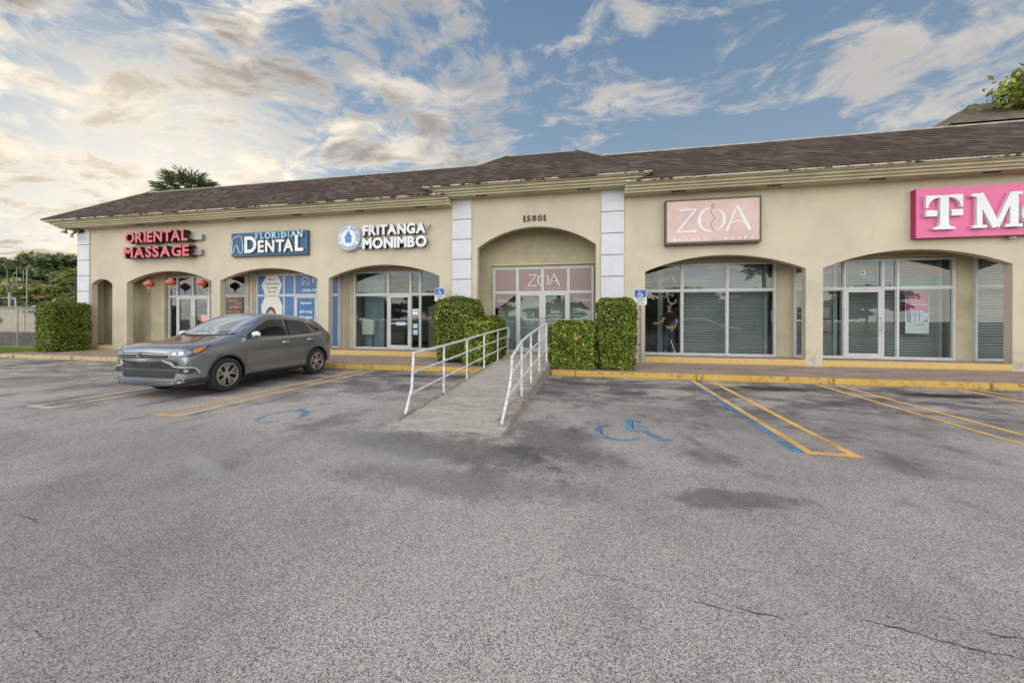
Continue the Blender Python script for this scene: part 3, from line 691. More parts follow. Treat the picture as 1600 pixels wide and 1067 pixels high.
# fritanga
storefront(-9.49, -5.22, [-7.99, -7.02, -6.62, -5.76], {1: ('R', 'glass shop door with an aluminium push bar', True)}, zt=2.52)
# central entrance, double door
storefront(-3.64, .01, [-2.74, -1.80, -.86], {1: ('R', 'left leaf of the double glass entrance door', False), 2: ('L', 'right leaf of the double glass entrance door', False)})
# medspa bay and return light
storefront(1.18, 5.82, [2.98, 4.39])
# phone shop
storefront(6.39, 10.625, [7.77, 8.80, 9.19], {1: ('R', 'white framed glass door of the phone shop', False)})
storefront(11.17, 15.57, [12.7, 14.1]); storefront(16.23, 20.77, [17.7, 19.2])

# ---- interiors
b = MB(); zf = .34
b.box(XL+.3, XR, SF+.2, 20, .20, zf)
b.build('interior_floor', M['intf'], B)
b = MB(); b.box(XL+.3, XR, SF+.2, 20, 3.45, 3.55); b.box(XL+.3, XR, 19.9, 20, zf, 3.45)
for x in (-19.2, -14.5, -9.98, -4.5, .6, 6.1, 10.9, 15.9): b.box(x-.06, x+.06, SF+.2, 19.9, zf, 3.45)
b.build('interior_wall', M['int'], B)
b = MB(); b.box(-3.6, 0.0, SF+.45, SF+.5, zf, 3.4); b.build('frosted_screen', mat('green_grey_screen', (.36, .40, .35), .6, var=.2), B)
b = MB(); b.box(-19.1, -14.56, 16.6, 16.7, zf, 3.45); b.build('dark_backdrop', M['intd'], B)  # near-black panel; the dark of the room is put into its colour
def shutter(x0, x1, y, z0=.36, z1=3.40):
    b = MB(); n = int((z1-z0)/.085); h = (z1-z0)/n; V = []
    for i in range(n): V += [(y, z0+i*h), (y-.030, z0+i*h+.006), (y-.030, z0+(i+1)*h-.030), (y+.012, z0+(i+1)*h-.014)]
    V.append((y, z1)); vs = [(x0, p, q) for p, q in V]+[(x1, p, q) for p, q in V]; m = len(V)
    b.add(vs, [(i, i+m, i+m+1, i+1) for i in range(m-1)])
    return tag(b.build('rolling_shutter', M['shut'], B), None)
shutter(3.12, 5.80, SF+.42); shutter(6.42, 7.62, SF+.34); shutter(7.9, 10.55, SF+.46); shutter(11.2, 15.5, SF+.42); shutter(16.3, 20.7, SF+.4)
b = MB(); b.box(2.98, 3.10, SF+.30, SF+.46, zf, 3.42); b.box(5.64, 5.72, SF+.30, SF+.40, zf, 3.42); b.box(7.64, 7.76, SF+.3, SF+.42, zf, 3.42); b.box(10.5, 10.58, SF+.3, SF+.45, zf, 3.42)
b.build('shutter_rail', mat('shutter_rail_grey', (.33, .36, .36), .5), B)
# medspa room: dark door frame and pale column
b = MB(); b.box(2.32, 2.50, SF+.75, SF+.85, zf, 3.3); b.build('interior_column', mat('pale_blue_column', (.30, .36, .40), .7), B)
b = MB(); b.box(1.78, 1.84, SF+1.4, SF+1.5, zf, 2.9); b.box(2.10, 2.15, SF+1.4, SF+1.5, zf, 2.9); b.box(1.84, 2.10, SF+1.4, SF+1.5, 2.84, 2.9); b.build('interior_door_frame', M['intd'], B)
# fritanga room
b = MB(); b.box(-9.4, -8.55, SF+.55, SF+.62, zf, 3.3); b.box(-8.45, -8.38, SF+.3, SF+.4, zf, 3.3); b.build('partition', mat('grey_blue_partition', (.22, .28, .32), .8, var=.15), B)
b = MB(); b.box(-6.50, -6.14, SF+.5, SF+.6, zf, 2.05); b.box(-6.08, -5.84, SF+.4, SF+.45, zf, 2.0); tag(b.build('wooden_screen', mat('grey_brown_wood', (.25, .19, .14), .8, var=.3, vscale=10), B), None)
# ================================================================ ramp and rails
def rz_(y): return .028+(y-4.95)*(.315/(13.0-4.95))
b = MB(); ys = [4.95+i*(13.18-4.95)/24 for i in range(25)]; vs = []; fs = []
rr = random.Random(3); xl = [-2.88+rr.uniform(-.012, .012) for _ in ys]; xr = [-1.17+rr.uniform(-.012, .012) for _ in ys]
xs_n = 9
for i, y in enumerate(ys):
    for j in range(xs_n):
        t = j/(xs_n-1); x = xl[i]+(xr[i]-xl[i])*t; z = rz_(y) if y < 12.9 else .346
        yy = y+(.05*(1-t)+rr.uniform(-.02, .02) if i == 0 else 0)
        vs.append((x, yy, z+rr.uniform(-.002, .002)))
    vs.append((xl[i]-.02, y, -.02)); vs.append((xr[i]+.02, y, -.02))
S_ = xs_n+2
for i in range(len(ys)-1):
    for j in range(xs_n-1): fs.append((i*S_+j, i*S_+j+1, (i+1)*S_+j+1, (i+1)*S_+j))
b.add(vs, fs)
f2 = [(i*S_, (i+1)*S_, (i+1)*S_+xs_n, i*S_+xs_n) for i in range(len(ys)-1)]+[(i*S_+xs_n-1, i*S_+xs_n+1, (i+1)*S_+xs_n+1, (i+1)*S_+xs_n-1) for i in range(len(ys)-1)]
f2.append(tuple(list(range(xs_n-1, -1, -1))+[xs_n, xs_n+1]))
b.f += [tuple(q) for q in f2]; b.m += [1]*len(f2)
RP = thing('wheelchair_ramp', 'long worn concrete ramp with rough edges rising to the central entrance', 'ramp', (-2.0, 5, 0))
b.build('slab', [M['ramp'], M['rampside']], RP)
e = random.Random(9)      # broken kerb along both edges
for side, n in ((-2.88, 26), (-1.17, 26)):
    b = MB()
    for i in range(n):
        y0 = 5.25+i*.22; w_ = .20+e.uniform(-.04, .04) if side > -2 else .075+e.uniform(-.015, .02); z = rz_(y0+.1); h = (.012+.06*min(1, i/8)+e.uniform(-.012, .012)) if side > -2 else .022+e.uniform(-.006, .01)
        if side > -2: b.box(side-w_, side+.012, y0, y0+.225, z-.03, z+h)
        else: b.box(side-.012, side+w_, y0, y0+.225, z-.03, z+h)
    b.build('edge_kerb', M['rampside'], RP, bevel=.012)
def rail(name, lab, posts, r=.021, mids=((.34), (.68)), endloop=None):
    t = thing(name, lab, 'handrail', posts[0][0], 'white pipe handrails of the ramp')
    for pl in posts:
        b = MB(); b.tube(pl, r+.002, 8); b.build('post', M['rail'], t, smooth=True)
    tops = [p[-1] for p in posts]; b = MB(); b.tube(tops, r+.004, 8); b.build('top_rail', M['rail'], t, smooth=True)
    def at(pl, fr):
        L = Vector(pl[0]); z = pl[0][2]+(pl[-1][2]-pl[0][2])*fr
        for a, c in zip(pl, pl[1:]):
            if a[2] <= z <= c[2]: k = (z-a[2])/max(1e-6, c[2]-a[2]); return tuple(a[i]+(c[i]-a[i])*k for i in range(3))
        return pl[-1]
    for fr in mids: b = MB(); b.tube([at(p, fr) for p in posts], r-.002, 8); b.build('middle_rail', M['rail'], t, smooth=True)
    if endloop: b = MB(); b.tube(endloop, r-.003, 8); b.build('end_loop', M['rail'], t, smooth=True)
    return t
XLr, XRr = -2.83, -1.26
lp = [[(XLr-.02, 5.52, .03), (XLr, 5.72, .45), (XLr, 5.78, 1.0)]]+[[(XLr, y, rz_(y)), (XLr, y, zt)] for y, zt in ((7.08, 1.035), (8.49, 1.09), (9.92, 1.155), (11.42, 1.215), (12.85, 1.265))]
rail('handrail', 'longer white pipe handrail along the left edge of the ramp, beside the hedges', lp, endloop=[(XLr, 12.85, 1.26), (XLr, 13.1, 1.26), (XLr, 13.1, .93), (XLr, 12.85, .93)])
rp = [[(XRr, 5.33, .06), (XRr, 5.85, .48), (XRr, 6.02, .74), (XRr, 6.04, .945)]]+[[(XRr, y, zb+.03), (XRr, y, zt)] for y, zb, zt in ((6.90, .10, 1.15), (7.98, .17, 1.26), (9.26, .25, 1.345), (10.72, .31, 1.44))]
rail('handrail', 'shorter white pipe handrail along the right edge of the ramp, with a slanted first post', rp)

# ================================================================ hedges
def hedge(name, lab, x0, x1, y0, y1, z0, z1, n, size=.045, mats=('leaf', 'leafb', 'leafy'), taper=0, wild=.03, fr=(.55, .38, .07), round_=.12, group='clipped hedges'):
    t = thing(name, lab, 'hedge', ((x0+x1)/2, (y0+y1)/2, z0), group); n = int(n*1.8); size *= .76
    b = MB(); i = .13; b.box(x0+i, x1-i, y0+i, y1-i, z0-.02, z1-i*1.5); b.build('inner_core', M['leafdark'], t, bevel=.05)  # near-black core block, seen as dark gaps between the leaves
    dx, dy, dz = x1-x0, y1-y0, z1-z0; A = [dy*dz, dy*dz, dx*dz, dx*dz, dx*dy]; A = np.array(A)/sum(A)
    f = rng.choice(5, n, p=A); u = rng.random(n); v = rng.random(n); P = np.zeros((n, 3)); Nn = np.zeros((n, 3))
    P[:, 0] = x0+dx*u; P[:, 1] = y0+dy*u; P[:, 2] = z0+dz*v
    for k, (ax, val, sg) in enumerate([(0, x0, -1), (0, x1, 1), (1, y0, -1), (1, y1, 1)]): q = f == k; P[q, ax] = val; Nn[q, ax] = sg
    q = f == 4; P[q, 2] = z1; P[q, 1] = y0+dy*v[q]; Nn[q, 2] = 1
    c = np.array([(x0+x1)/2, (y0+y1)/2, (z0+z1)/2]); hs = np.array([dx, dy, dz])/2
    rel = (P-c)/hs
    # rounded corners and taper
    m2 = np.sort(np.abs(rel), axis=1)[:, 1]; P = c+(P-c)*(1-round_*np.clip(m2-.8, 0, 1)[:, None]*2)
    if taper: tz = 1-taper*np.clip((z0+dz*.35-P[:, 2])/(dz*.35), 0, 1); P[:, 0] = c[0]+(P[:, 0]-c[0])*tz
    dome = .16 if round_ > .28 else .05
    P[:, 2] -= dome*dz*.5*np.clip((P[:, 2]-z0)/dz, 0, 1)**3*(np.abs((P[:, 0]-c[0])/hs[0])**4+.5*np.abs((P[:, 1]-c[1])/hs[1])**4)
    lump = np.sin(P[:, 0]*5.1+P[:, 2]*3.7)*np.cos(P[:, 1]*4.3+P[:, 2]*6.1)+.6*np.sin(P[:, 0]*13+P[:, 1]*11)*np.cos(P[:, 2]*12)
    P += Nn*((lump*wild*1.25)-np.abs(rng.normal(0, .065, n))+.025)[:, None]+rng.normal(0, .012, (n, 3))
    wi = rng.random(n) < .02; P[wi] += Nn[wi]*rng.uniform(.02, .09, wi.sum())[:, None]
    Nn = Nn+np.array([0, 0, .45])
    mix = rng.random(n)+lump*.20; mi = np.where(mix < fr[0], 0, np.where(mix < fr[0]+fr[1], 1, 2))
    bald = (np.sin(P[:, 0]*3.3+1)*np.sin(P[:, 2]*4.1+P[:, 1]*3) > .80)
    keep = ~(bald & (rng.random(n) < .45))
    leaves(P[keep], Nn[keep], size, 'foliage', [M[k] for k in mats], t, .75, mi[keep])
    b = MB()
    for k in range(5): xx = x0+dx*(.15+.175*k); b.tube([(xx, y0+dy*.4, z0-.1), (xx+.03, y0+dy*.42, z0+.3)], .018, 6)
    b.build('stem', M['bark'], t); return t
hedge('hedge', 'large square clipped hedge beside the grass strip at the far end of the building', -22.5, -21.6, 11.55, 12.85, .13, 2.2, 13000, .042, fr=(.72, .27, .01), round_=.06, wild=.02)
hedge('hedge', 'tall rounded hedge left of the ramp, behind a lower one', -5.05, -3.62, 11.65, 12.85, .15, 2.24, 14000, .042, fr=(.52, .34, .14), round_=.3, wild=.045, taper=.15)
hedge('hedge', 'low bushy hedge leaning against the left handrail of the ramp', -3.86, -2.97, 11.15, 13.1, .12, 1.56, 12000, .052, fr=(.42, .52, .06), round_=.25, wild=.055)
hedge('hedge', 'low square hedge right of the ramp with one orange flower', -1.16, .06, 10.90, 11.95, .13, 1.44, 13000, .052, fr=(.45, .47, .08), round_=.15, wild=.05)
hedge('hedge', 'tall narrow hedge column in front of the right white pilaster', .15, 1.17, 11.0, 12.0, .13, 2.12, 13000, .042, fr=(.50, .40, .10), round_=.12, wild=.045, taper=.22)
t = thing('flower', 'small orange flower on the face of the low hedge', 'flower', (-.45, 10.84, 1.02)); b = MB()
for k in range(6): a = k*1.047; b.add([(-.45, 10.83, 1.02), (-.45+.045*math.cos(a-.4), 10.82, 1.02+.045*math.sin(a-.4)), (-.45+.05*math.cos(a+.4), 10.83, 1.02+.05*math.sin(a+.4))], [(0, 1, 2)])
b.build('petals', mat('orange_petal', (.8, .25, .12), .6), t)

# ================================================================ accessible parking signs
def park_sign(x, y, z0, z1, lab, half=False):
    t = thing('parking_sign', lab, 'sign', (x, y, .15), 'accessible parking signs by the kerb')
    b = MB(); b.box(x-.035, x-.012, y, y+.045, .0, z1-.04); b.box(x-.012, x+.012, y+.02, y+.045, .0, z1-.04); b.box(x+.012, x+.035, y, y+.045, .0, z1-.04)
    b.build('post', M['grey'], t)
    b = MB(); hw = .185; b.box(x-hw, x+hw, y-.012, y-.002, z0, z1); p = b.build('plate', M['wlet'], t, bevel=.003)
    zm = z0+(z1-z0)*.49
    b = MB(); b.box(x-hw+.014, x+hw-.014, y-.016, y-.0121, zm, z1-.014); b.build('blue_panel', M['signblue'], p)
    b = MB(); cx, cz = x, (zm+z1)/2-.012; yf = y-.019; s = .105
    stroke(arc(cx-.005, cz-.025, s*.55, s*.55, 130, 350, 14), .017, yf, .003, b); stroke([(cx-.02, cz+.045), (cx-.015, cz-.012), (cx+.042, cz-.014), (cx+.066, cz-.062), (cx+.085, cz-.055)], .018, yf-.0005, .003, b)
    stroke([(cx-.018, cz+.022), (cx+.03, cz+.020)], .013, yf-.001, .003, b); b.lathe([(0, -.003), (.016, -.003), (.016, 0)], (cx-.022, yf+.003, cz+.075), 12, axis='Y')
    b.build('wheelchair_symbol', M['wlet'], p)
    for i, (s_, k) in enumerate([('PARKING BY', .12), ('DISABLED PERMIT', .15), ('ONLY', .06), ('$250 FINE', .12)]):
        hz = (zm-z0)/4.6; put_text(s_, x-k, x+k, zm-hz*(i+1)+.004, zm-hz*(i+.30), y-.0155, .003, M['black'], p, 'lettering', .02)
park_sign(1.42, 12.3, 2.0, 2.47, 'blue and white wheelchair parking sign on a grey post right of the tall hedge column')
park_sign(-5.28, 12.8, 2.18, 2.64, 'blue and white wheelchair parking sign rising behind the tall rounded hedge')

# ================================================================ shop signs
# red channel letters
t = thing('shop_sign', 'red ORIENTAL MASSAGE channel letters on the wall above the lanterns', 'sign', (-18, 13.19, 4.1), 'shop signs above the arches')
put_letters('ORIENTAL', -19.70, -16.36, 4.765, 5.235, 12.83, .30, [M['red'], M['mar']], t, .035, .10)
put_letters('MASSAGE', -19.76, -16.28, 4.125, 4.60, 12.83, .30, [M['red'], M['mar']], t, .035, .10)
b = MB(); b.box(-19.5, -15.9, 13.06, 13.19, 4.83, 5.05); b.box(-19.5, -15.93, 13.06, 13.19, 4.20, 4.42); b.build('raceway', M['grey'], t, bevel=.01)
# dental
t = thing('shop_sign', 'navy FLORIDIAN DENTAL panel sign with a tooth outline', 'sign', (-12.6, 13.19, 4.06), 'shop signs above the arches')
b = MB(); b.box(-14.43, -10.86, 13.06, 13.19, 4.06, 5.01); b.build('panel', M['navy'], t, bevel=.008)
SH = [M['cream'], mat('letter_side_grey', (.25, .24, .24), .6)]
put_letters('DENTAL', -13.72, -11.0, 4.18, 4.665, 12.99, .065, SH, t, .03, .16, heights=[1.36, 1, 1, 1, 1, 1.30])
SB = [M['ltblue'], M['navy']]
def serif_letter(ch, x0, wd, z0, h, yf, d, mats, parent, sw=None):
    """slab-serif capitals from strokes; thick stems, thin bars, feet"""
    b = MB(); sw = sw or wd*.20; th = sw*.45; sf = wd*.10
    X = lambda t: x0+wd*t; Z = lambda t: z0+h*t
    def stem(x, za=0, zb=1, top=True, bot=True):
        b.box(x-sw/2, x+sw/2, yf, yf+d, Z(za), Z(zb))
        if bot: b.box(x-sw/2-sf, x+sw/2+sf, yf-.0007, yf+d, Z(0), Z(0)+th)
        if top: b.box(x-sw/2-sf, x+sw/2+sf, yf-.0007, yf+d, Z(1)-th, Z(1))
    if ch == 'I': stem(X(.5))
    elif ch == 'L': stem(X(.28)); b.box(X(.28), X(.98), yf+.0006, yf+d, Z(0), Z(0)+th*1.1); b.box(X(.98)-th, X(.98), yf-.0004, yf+d, Z(0), Z(.28))
    elif ch == 'F': stem(X(.28)); b.box(X(.28), X(.98), yf+.0006, yf+d, Z(1)-th*1.1, Z(1)); b.box(X(.98)-th, X(.98), yf-.0004, yf+d, Z(.74), Z(1)); b.box(X(.28), X(.75), yf+.0006, yf+d, Z(.50), Z(.50)+th)
    elif ch == 'O': stroke(arc(X(.5), Z(.5), wd*.40, h*.46, 0, 360, 26)[:-1], sw*.85, yf, d, b, closed=True)
    elif ch == 'D': stem(X(.24)); stroke(arc(X(.24), Z(.5), wd*.62, h*.455, 90, -90, 18), lambda t: th+(sw-th)*math.sin(math.pi*t), yf+.0006, d, b)
    elif ch == 'R': stem(X(.24)); stroke(arc(X(.26), Z(.74), wd*.50, h*.225, 90, -90, 12), lambda t: th+(sw-th)*math.sin(math.pi*t), yf+.0006, d, b); stroke([(X(.42), Z(.52)), (X(.92), Z(.02))], sw*.9, yf+.0012, d, b); b.box(X(.80), X(1.05), yf-.0004, yf+d, Z(0), Z(0)+th)
    elif ch == 'A': stroke([(X(.10), Z(.02)), (X(.52), Z(1))], th*1.3, yf, d, b); stroke([(X(.48), Z(1)), (X(.90), Z(.02))], sw, yf+.0006, d, b); b.box(X(.24), X(.76), yf+.0012, yf+d, Z(.30), Z(.30)+th); b.box(X(-.03), X(.26), yf-.0004, yf+d, Z(0), Z(0)+th); b.box(X(.72), X(1.05), yf-.0004, yf+d, Z(0), Z(0)+th)
    elif ch == 'N': b.box(X(.18)-th*.6, X(.18)+th*.6, yf, yf+d, Z(0), Z(1)); b.box(X(.85)-th*.6, X(.85)+th*.6, yf, yf+d, Z(0), Z(1)); stroke([(X(.16), Z(.99)), (X(.86), Z(.01))], sw, yf+.0006, d, b); b.box(X(.02), X(.34), yf-.0007, yf+d, Z(0), Z(0)+th); b.box(X(0), X(.24), yf-.0007, yf+d, Z(1)-th, Z(1)); b.box(X(.69), X(1.02), yf-.0007, yf+d, Z(1)-th, Z(1))
    elif ch == 'M':
        b.box(X(.14)-th*.7, X(.14)+th*.7, yf, yf+d, Z(0), Z(1)); b.box(X(.86)-sw*.45, X(.86)+sw*.45, yf, yf+d, Z(0), Z(1))
        stroke([(X(.13), Z(.985)), (X(.50), Z(.015))], sw*.95, yf+.0006, d, b); stroke([(X(.50), Z(.015)), (X(.84), Z(.985))], th*1.3, yf+.0012, d, b)
        for q0, q1, zz in ((0, .30, 0), (.68, 1.03, 0), (-.02, .22, 1), (.80, 1.03, 1)): b.box(X(q0), X(q1), yf-.0007, yf+d, Z(0) if zz == 0 else Z(1)-th*.9, Z(0)+th*.9 if zz == 0 else Z(1))
    return b.build('letter', mats, parent)
xx = -13.22; ws = {'F': .20, 'L': .20, 'O': .27, 'R': .25, 'I': .12, 'D': .27, 'A': .26, 'N': .27}; tot = sum(ws[c] for c in 'FLORIDIAN'); kx = (2.20-8*.035)/tot
for c_ in 'FLORIDIAN': serif_letter(c_, xx, ws[c_]*kx, 4.725, .235, 12.985, .06, M['ltblue'], t); xx += ws[c_]*kx+.035
b = MB(); tooth = [(-14.30, 4.78), (-14.22, 4.86), (-14.10, 4.84), (-14.02, 4.88), (-13.93, 4.87), (-13.88, 4.70), (-13.85, 4.50), (-13.84, 4.32), (-13.90, 4.20), (-13.98, 4.19), (-14.05, 4.30), (-14.10, 4.45), (-14.17, 4.52), (-14.24, 4.46), (-14.28, 4.32), (-14.33, 4.18), (-14.38, 4.25), (-14.38, 4.42), (-14.34, 4.58), (-14.38, 4.70)]
stroke(tooth, .026, 13.03, .028, b, closed=True); b.build('tooth_outline', M['ltblue'], t)
# fritanga
t = thing('shop_sign', 'white FRITANGA MONIMBO channel letters beside their round emblem', 'sign', (-7.2, 13.19, 4.1), 'shop signs above the arches')
SG = [M['wlet'], mat('letter_side_dark', (.10, .09, .09), .6)]
put_letters('FRITANGA', -8.44, -5.91, 4.66, 5.045, 13.0, .13, SG, t, .05, .06); put_letters('MONIMBO', -8.45, -5.87, 4.165, 4.57, 13.0, .13, SG, t, .05, .06)
b = MB(); b.box(-8.65, -8.46, 13.08, 13.19, 4.25, 4.72); b.tube([(-5.9, 13.12, 4.80), (-5.74, 13.05, 4.93)], .02, 6); b.tube([(-5.80, 13.10, 4.86), (-5.80, 13.12, 5.0)], .015, 6); b.build('bracket', M['grey'], t)
t = thing('round_emblem', 'round white restaurant emblem with a blue hut, left of the white letters', 'sign', (-9.04, 13.19, 4.61))
cx, cz = -9.04, 4.61; b = MB(); b.lathe([(0, 0), (.475, 0), (.485, .01), (.485, .17), (0, .17)], (cx, 13.0, cz), 48, axis='Y'); b.build('disc', [M['wlet']], t, smooth=True)
b = MB(); stroke(arc(cx, cz, .462, .462, 0, 360, 48)[:-1], .022, 12.994, .01, b, closed=True)
EB = mat('emblem_blue', (.10, .22, .48), .5, var=.2)
stroke(arc(cx, cz, .32, .32, 0, 360, 48)[:-1], .006, 12.994, .01, b, closed=True)
b.prism_y([(cx-.17, cz-.01), (cx, cz+.27), (cx+.17, cz-.01)], 12.992, 13.01); b.prism_y([(cx-.13, cz-.02), (cx-.13, cz-.19), (cx+.13, cz-.19), (cx+.13, cz-.02)], 12.993, 13.01); b.build('hut', EB, t)
def ring_text(s, r, a0, a1, flip=False):
    for i, ch in enumerate(s):
        if ch == ' ': continue
        a = R(a0+(a1-a0)*i/(len(s)-1)); me = text_mesh(ch, .5, .03, 2); lo, hi = bb(me); k = .105
        me.transform(Matrix.Translation((-(lo[0]+hi[0])/2, -.35, 0))); rot = (a-math.pi/2) if not flip else (a+math.pi/2)
        me.transform(Matrix.Scale(k, 4)); me.transform(Matrix.Rotation(rot, 4, 'Z')); me.transform(Matrix.Translation((r*math.cos(a), r*math.sin(a), 0)))
        me.transform(Matrix(((1, 0, 0, cx), (0, 0, -.06, 12.9935), (0, 1, 0, cz), (0, 0, 0, 1)))); me.materials.append(EB); link_mesh('letter', me, t)
ring_text('FRITANGA MONIMBO', .385, 195, -15); ring_text('RESTAURANT', .385, 222, 318, True)
# medspa sign
t = thing('shop_sign', 'rose lightbox reading ZOA BEAUTY MEDSPA in a dark frame', 'sign', (3.6, 13.19, 3.9), 'shop signs above the arches')
b = MB(); x0, x1, z0, z1 = 2.25, 5.0, 3.915, 5.325; fw = .045
b.box(x0, x1, 12.98, 13.19, z0, z0+fw+.03); b.box(x0, x1, 12.98, 13.19, z1-fw, z1); b.box(x0, x0+fw, 12.98, 13.19, z0+fw+.03, z1-fw); b.box(x1-fw, x1, 12.98, 13.19, z0+fw+.03, z1-fw); b.build('frame', M['bronze'], t, bevel=.004)
b = MB(); b.box(x0+fw, x1-fw, 13.0, 13.18, z0+fw+.03, z1-fw); b.build('panel', M['rose'], t)
def zoa(xs, zb, h, yf, d, mt, parent, name='lettering', wk=1.0):
    """Z, O and A in the flared hand of the sign; xs = (Zx0,Zx1,Ox0,Ox1,Ax0,Ax1)"""
    k = h*.075*wk; b = MB(); z0, z1 = zb, zb+h
    zx0, zx1, ox0, ox1, ax0, ax1 = xs
    stroke([(zx0+.1*h, z1-k*.5), (zx1, z1-k*.3)], lambda t: k*(1.3-.7*t), yf, d, b); stroke([(zx1-.02*h, z1-k*.4), (zx0, z0+k*.4)], k*.95, yf-.0006, d, b); stroke([(zx0, z0+k*.3), (zx1, z0+k*.6)], lambda t: k*(.7+.6*t), yf+.0004, d, b)
    oc, oz, rx, rz2 = (ox0+ox1)/2, z0+h/2, (ox1-ox0)/2-k*.4, h/2*1.02
    stroke(arc(oc, oz, rx, rz2, 92, 278, 26), lambda t: k*(.45+1.1*math.sin(math.pi*t)), yf, d, b); stroke(arc(oc, oz, rx, rz2, 60, -62, 20), lambda t: k*(.45+1.0*math.sin(math.pi*t)), yf, d, b)
    am = ax0+(ax1-ax0)*.46; zt = z1+h*.06
    stroke([(ax0, z0), (am, zt)], lambda t: k*(1.2-.7*t), yf, d, b); stroke([(am-.02*h, zt), (ax1, z0)], lambda t: k*(1.1+.5*t), yf-.0006, d, b)
    stroke(arc((ax0+ax1)/2, z0+h*.16, (ax1-ax0)*.36, h*.24, 150, 25, 10), k*.55, yf+.0004, d, b)
    return b.build(name, mt, parent)
zoa((2.60, 3.17, 3.23, 3.99, 4.04, 4.69), 4.29, .735, 12.992, .012, M['wlet'], t)
def smallcaps(words, x0, x1, z0, h, yf, mt, parent):
    """spaced small capitals with a bigger first letter, one mesh per word"""
    n = sum(len(w_) for w_ in words)+len(words)-1; st = (x1-x0)/(n-.4); x = x0
    for w_ in words:
        for i, ch in enumerate(w_):
            k = 1.25 if i == 0 else 1
            if ch == 'M':
                b = MB(); w2, h2 = st*.85, h*k; stroke([(x, z0), (x+w2*.06, z0+h2), (x+w2*.5, z0+h2*.25), (x+w2*.94, z0+h2), (x+w2, z0)], w2*.11, yf, .006, b); b.build('letter', mt, parent); x += st*1.4; continue
            put_text(ch, x, x+st*.58*(1.15 if i == 0 else 1)*(1.7 if ch == 'M' else .35 if ch == 'I' else 1), z0, z0+h*k, yf, .01, mt, parent, 'letter', .015); x += st*(1.4 if ch == 'M' else 1)
        x += st
smallcaps(['BEAUTY', 'MEDSPA'], 2.48, 4.74, 4.025, .085, 12.993, M['wlet'], t)
b = MB(); DKL = mat('figure_line', (.20, .11, .09), .6)
stroke([(3.62, 5.13), (3.60, 5.06), (3.66, 5.02), (3.60, 4.98), (3.58, 4.90), (3.64, 4.80), (3.70, 4.72), (3.68, 4.66), (3.61, 4.58), (3.60, 4.48), (3.64, 4.38), (3.68, 4.27)], .014, 12.994, .005, b)
stroke([(3.66, 5.02), (3.72, 5.06), (3.69, 4.99)], .01, 12.9935, .005, b); stroke([(3.62, 5.13), (3.68, 5.12)], .03, 12.993, .005, b); b.build('figure_outline', DKL, t)
# magenta phone shop sign
t = thing('shop_sign', 'magenta sign box with big raised white T and M letters', 'sign', (11, 13.19, 3.87), 'shop signs above the arches')
x0, x1, z0, z1 = 8.93, 15.3, 3.865, 5.255; b = MB(); b.box(x0, x1, 13.0, 13.19, z0, z1)
o = b.build('box', [M['mag'], M['magd']], t, bevel=.006)
for p in o.data.polygons: p.material_index = 0 if p.normal.y < -.5 else 1
def tlogo():
    b = MB(); yf, d = 12.90, .098
    zt = 5.02
    # stem with flared foot
    c0 = 9.525; b.prism_y([(c0-.10, zt-.01), (c0+.10, zt-.01), (c0+.10, 4.26), (c0+.115, 4.18), (c0+.16, 4.15), (c0+.25, 4.13), (c0+.25, 4.07), (c0-.25, 4.07), (c0-.25, 4.13), (c0-.16, 4.15), (c0-.115, 4.18), (c0-.10, 4.26)][::-1], yf, yf+d)
    # arms: bar with quarter-circle undersides
    for s_ in (-1, 1):
        cx = 9.525+s_*.09; ex = 9.525+s_*.425
        poly = [(cx, zt), (ex, zt), (ex, zt-.34), (ex-s_*.05, zt-.34)]+[(ex-s_*.05-s_*(.265)*(1-math.cos(R(a))), zt-.34+.27*math.sin(R(a))) for a in range(10, 91, 10)]+[(cx, zt-.07)]
        b.prism_y(poly, yf+.0005, yf+d)
        b.box(min(9.525+s_*.165, ex), max(9.525+s_*.165, ex), yf, yf+d, 4.44, 4.61)
    return b.build('letter', [M['wlet']], t, tri=True, bevel=0)
tlogo()
serif_letter('M', 10.17, 1.06, 4.07, .945, 12.90, .098, M['wlet'], t, sw=.20)
b = MB(); stroke(arc(11.56, 4.42, .24, .30, 0, 360, 28)[:-1], .14, 12.90, .098, b, closed=True); b.build('letter', M['wlet'], t)
xq = 11.94
for ch, wd in (('b', .48), ('i', .20), ('l', .20), ('e', .44)):
    put_text(ch, xq, xq+wd, 4.09, 5.02 if ch != 'e' else 4.74, 12.90, .098, M['wlet'], t, 'letter', .04); xq += wd+.1
b = MB(); b.tube([(11.12, 13.15, 3.82), (11.12, 13.05, 3.78), (11.2, 13.0, 3.80)], .035, 8); b.build('cable_box', M['grey'], t)
# house number
t = thing('house_number', 'dark 15801 numerals above the central arch', 'house number', (-1.97, 13.19, 4.92))
xq = -2.36
for ch, wd in zip('15801', (.07, .13, .14, .14, .07)):
    put_text(ch, xq, xq+wd, 4.935, 5.135, 13.165, .03, M['plate'], t, 'numeral', .012)
    if ch == '1': b = MB(); b.box(xq+.01, xq+wd+.02, 13.164, 13.196, 4.93, 4.947); b.build('serif', M['plate'], t)
    xq += wd+.055

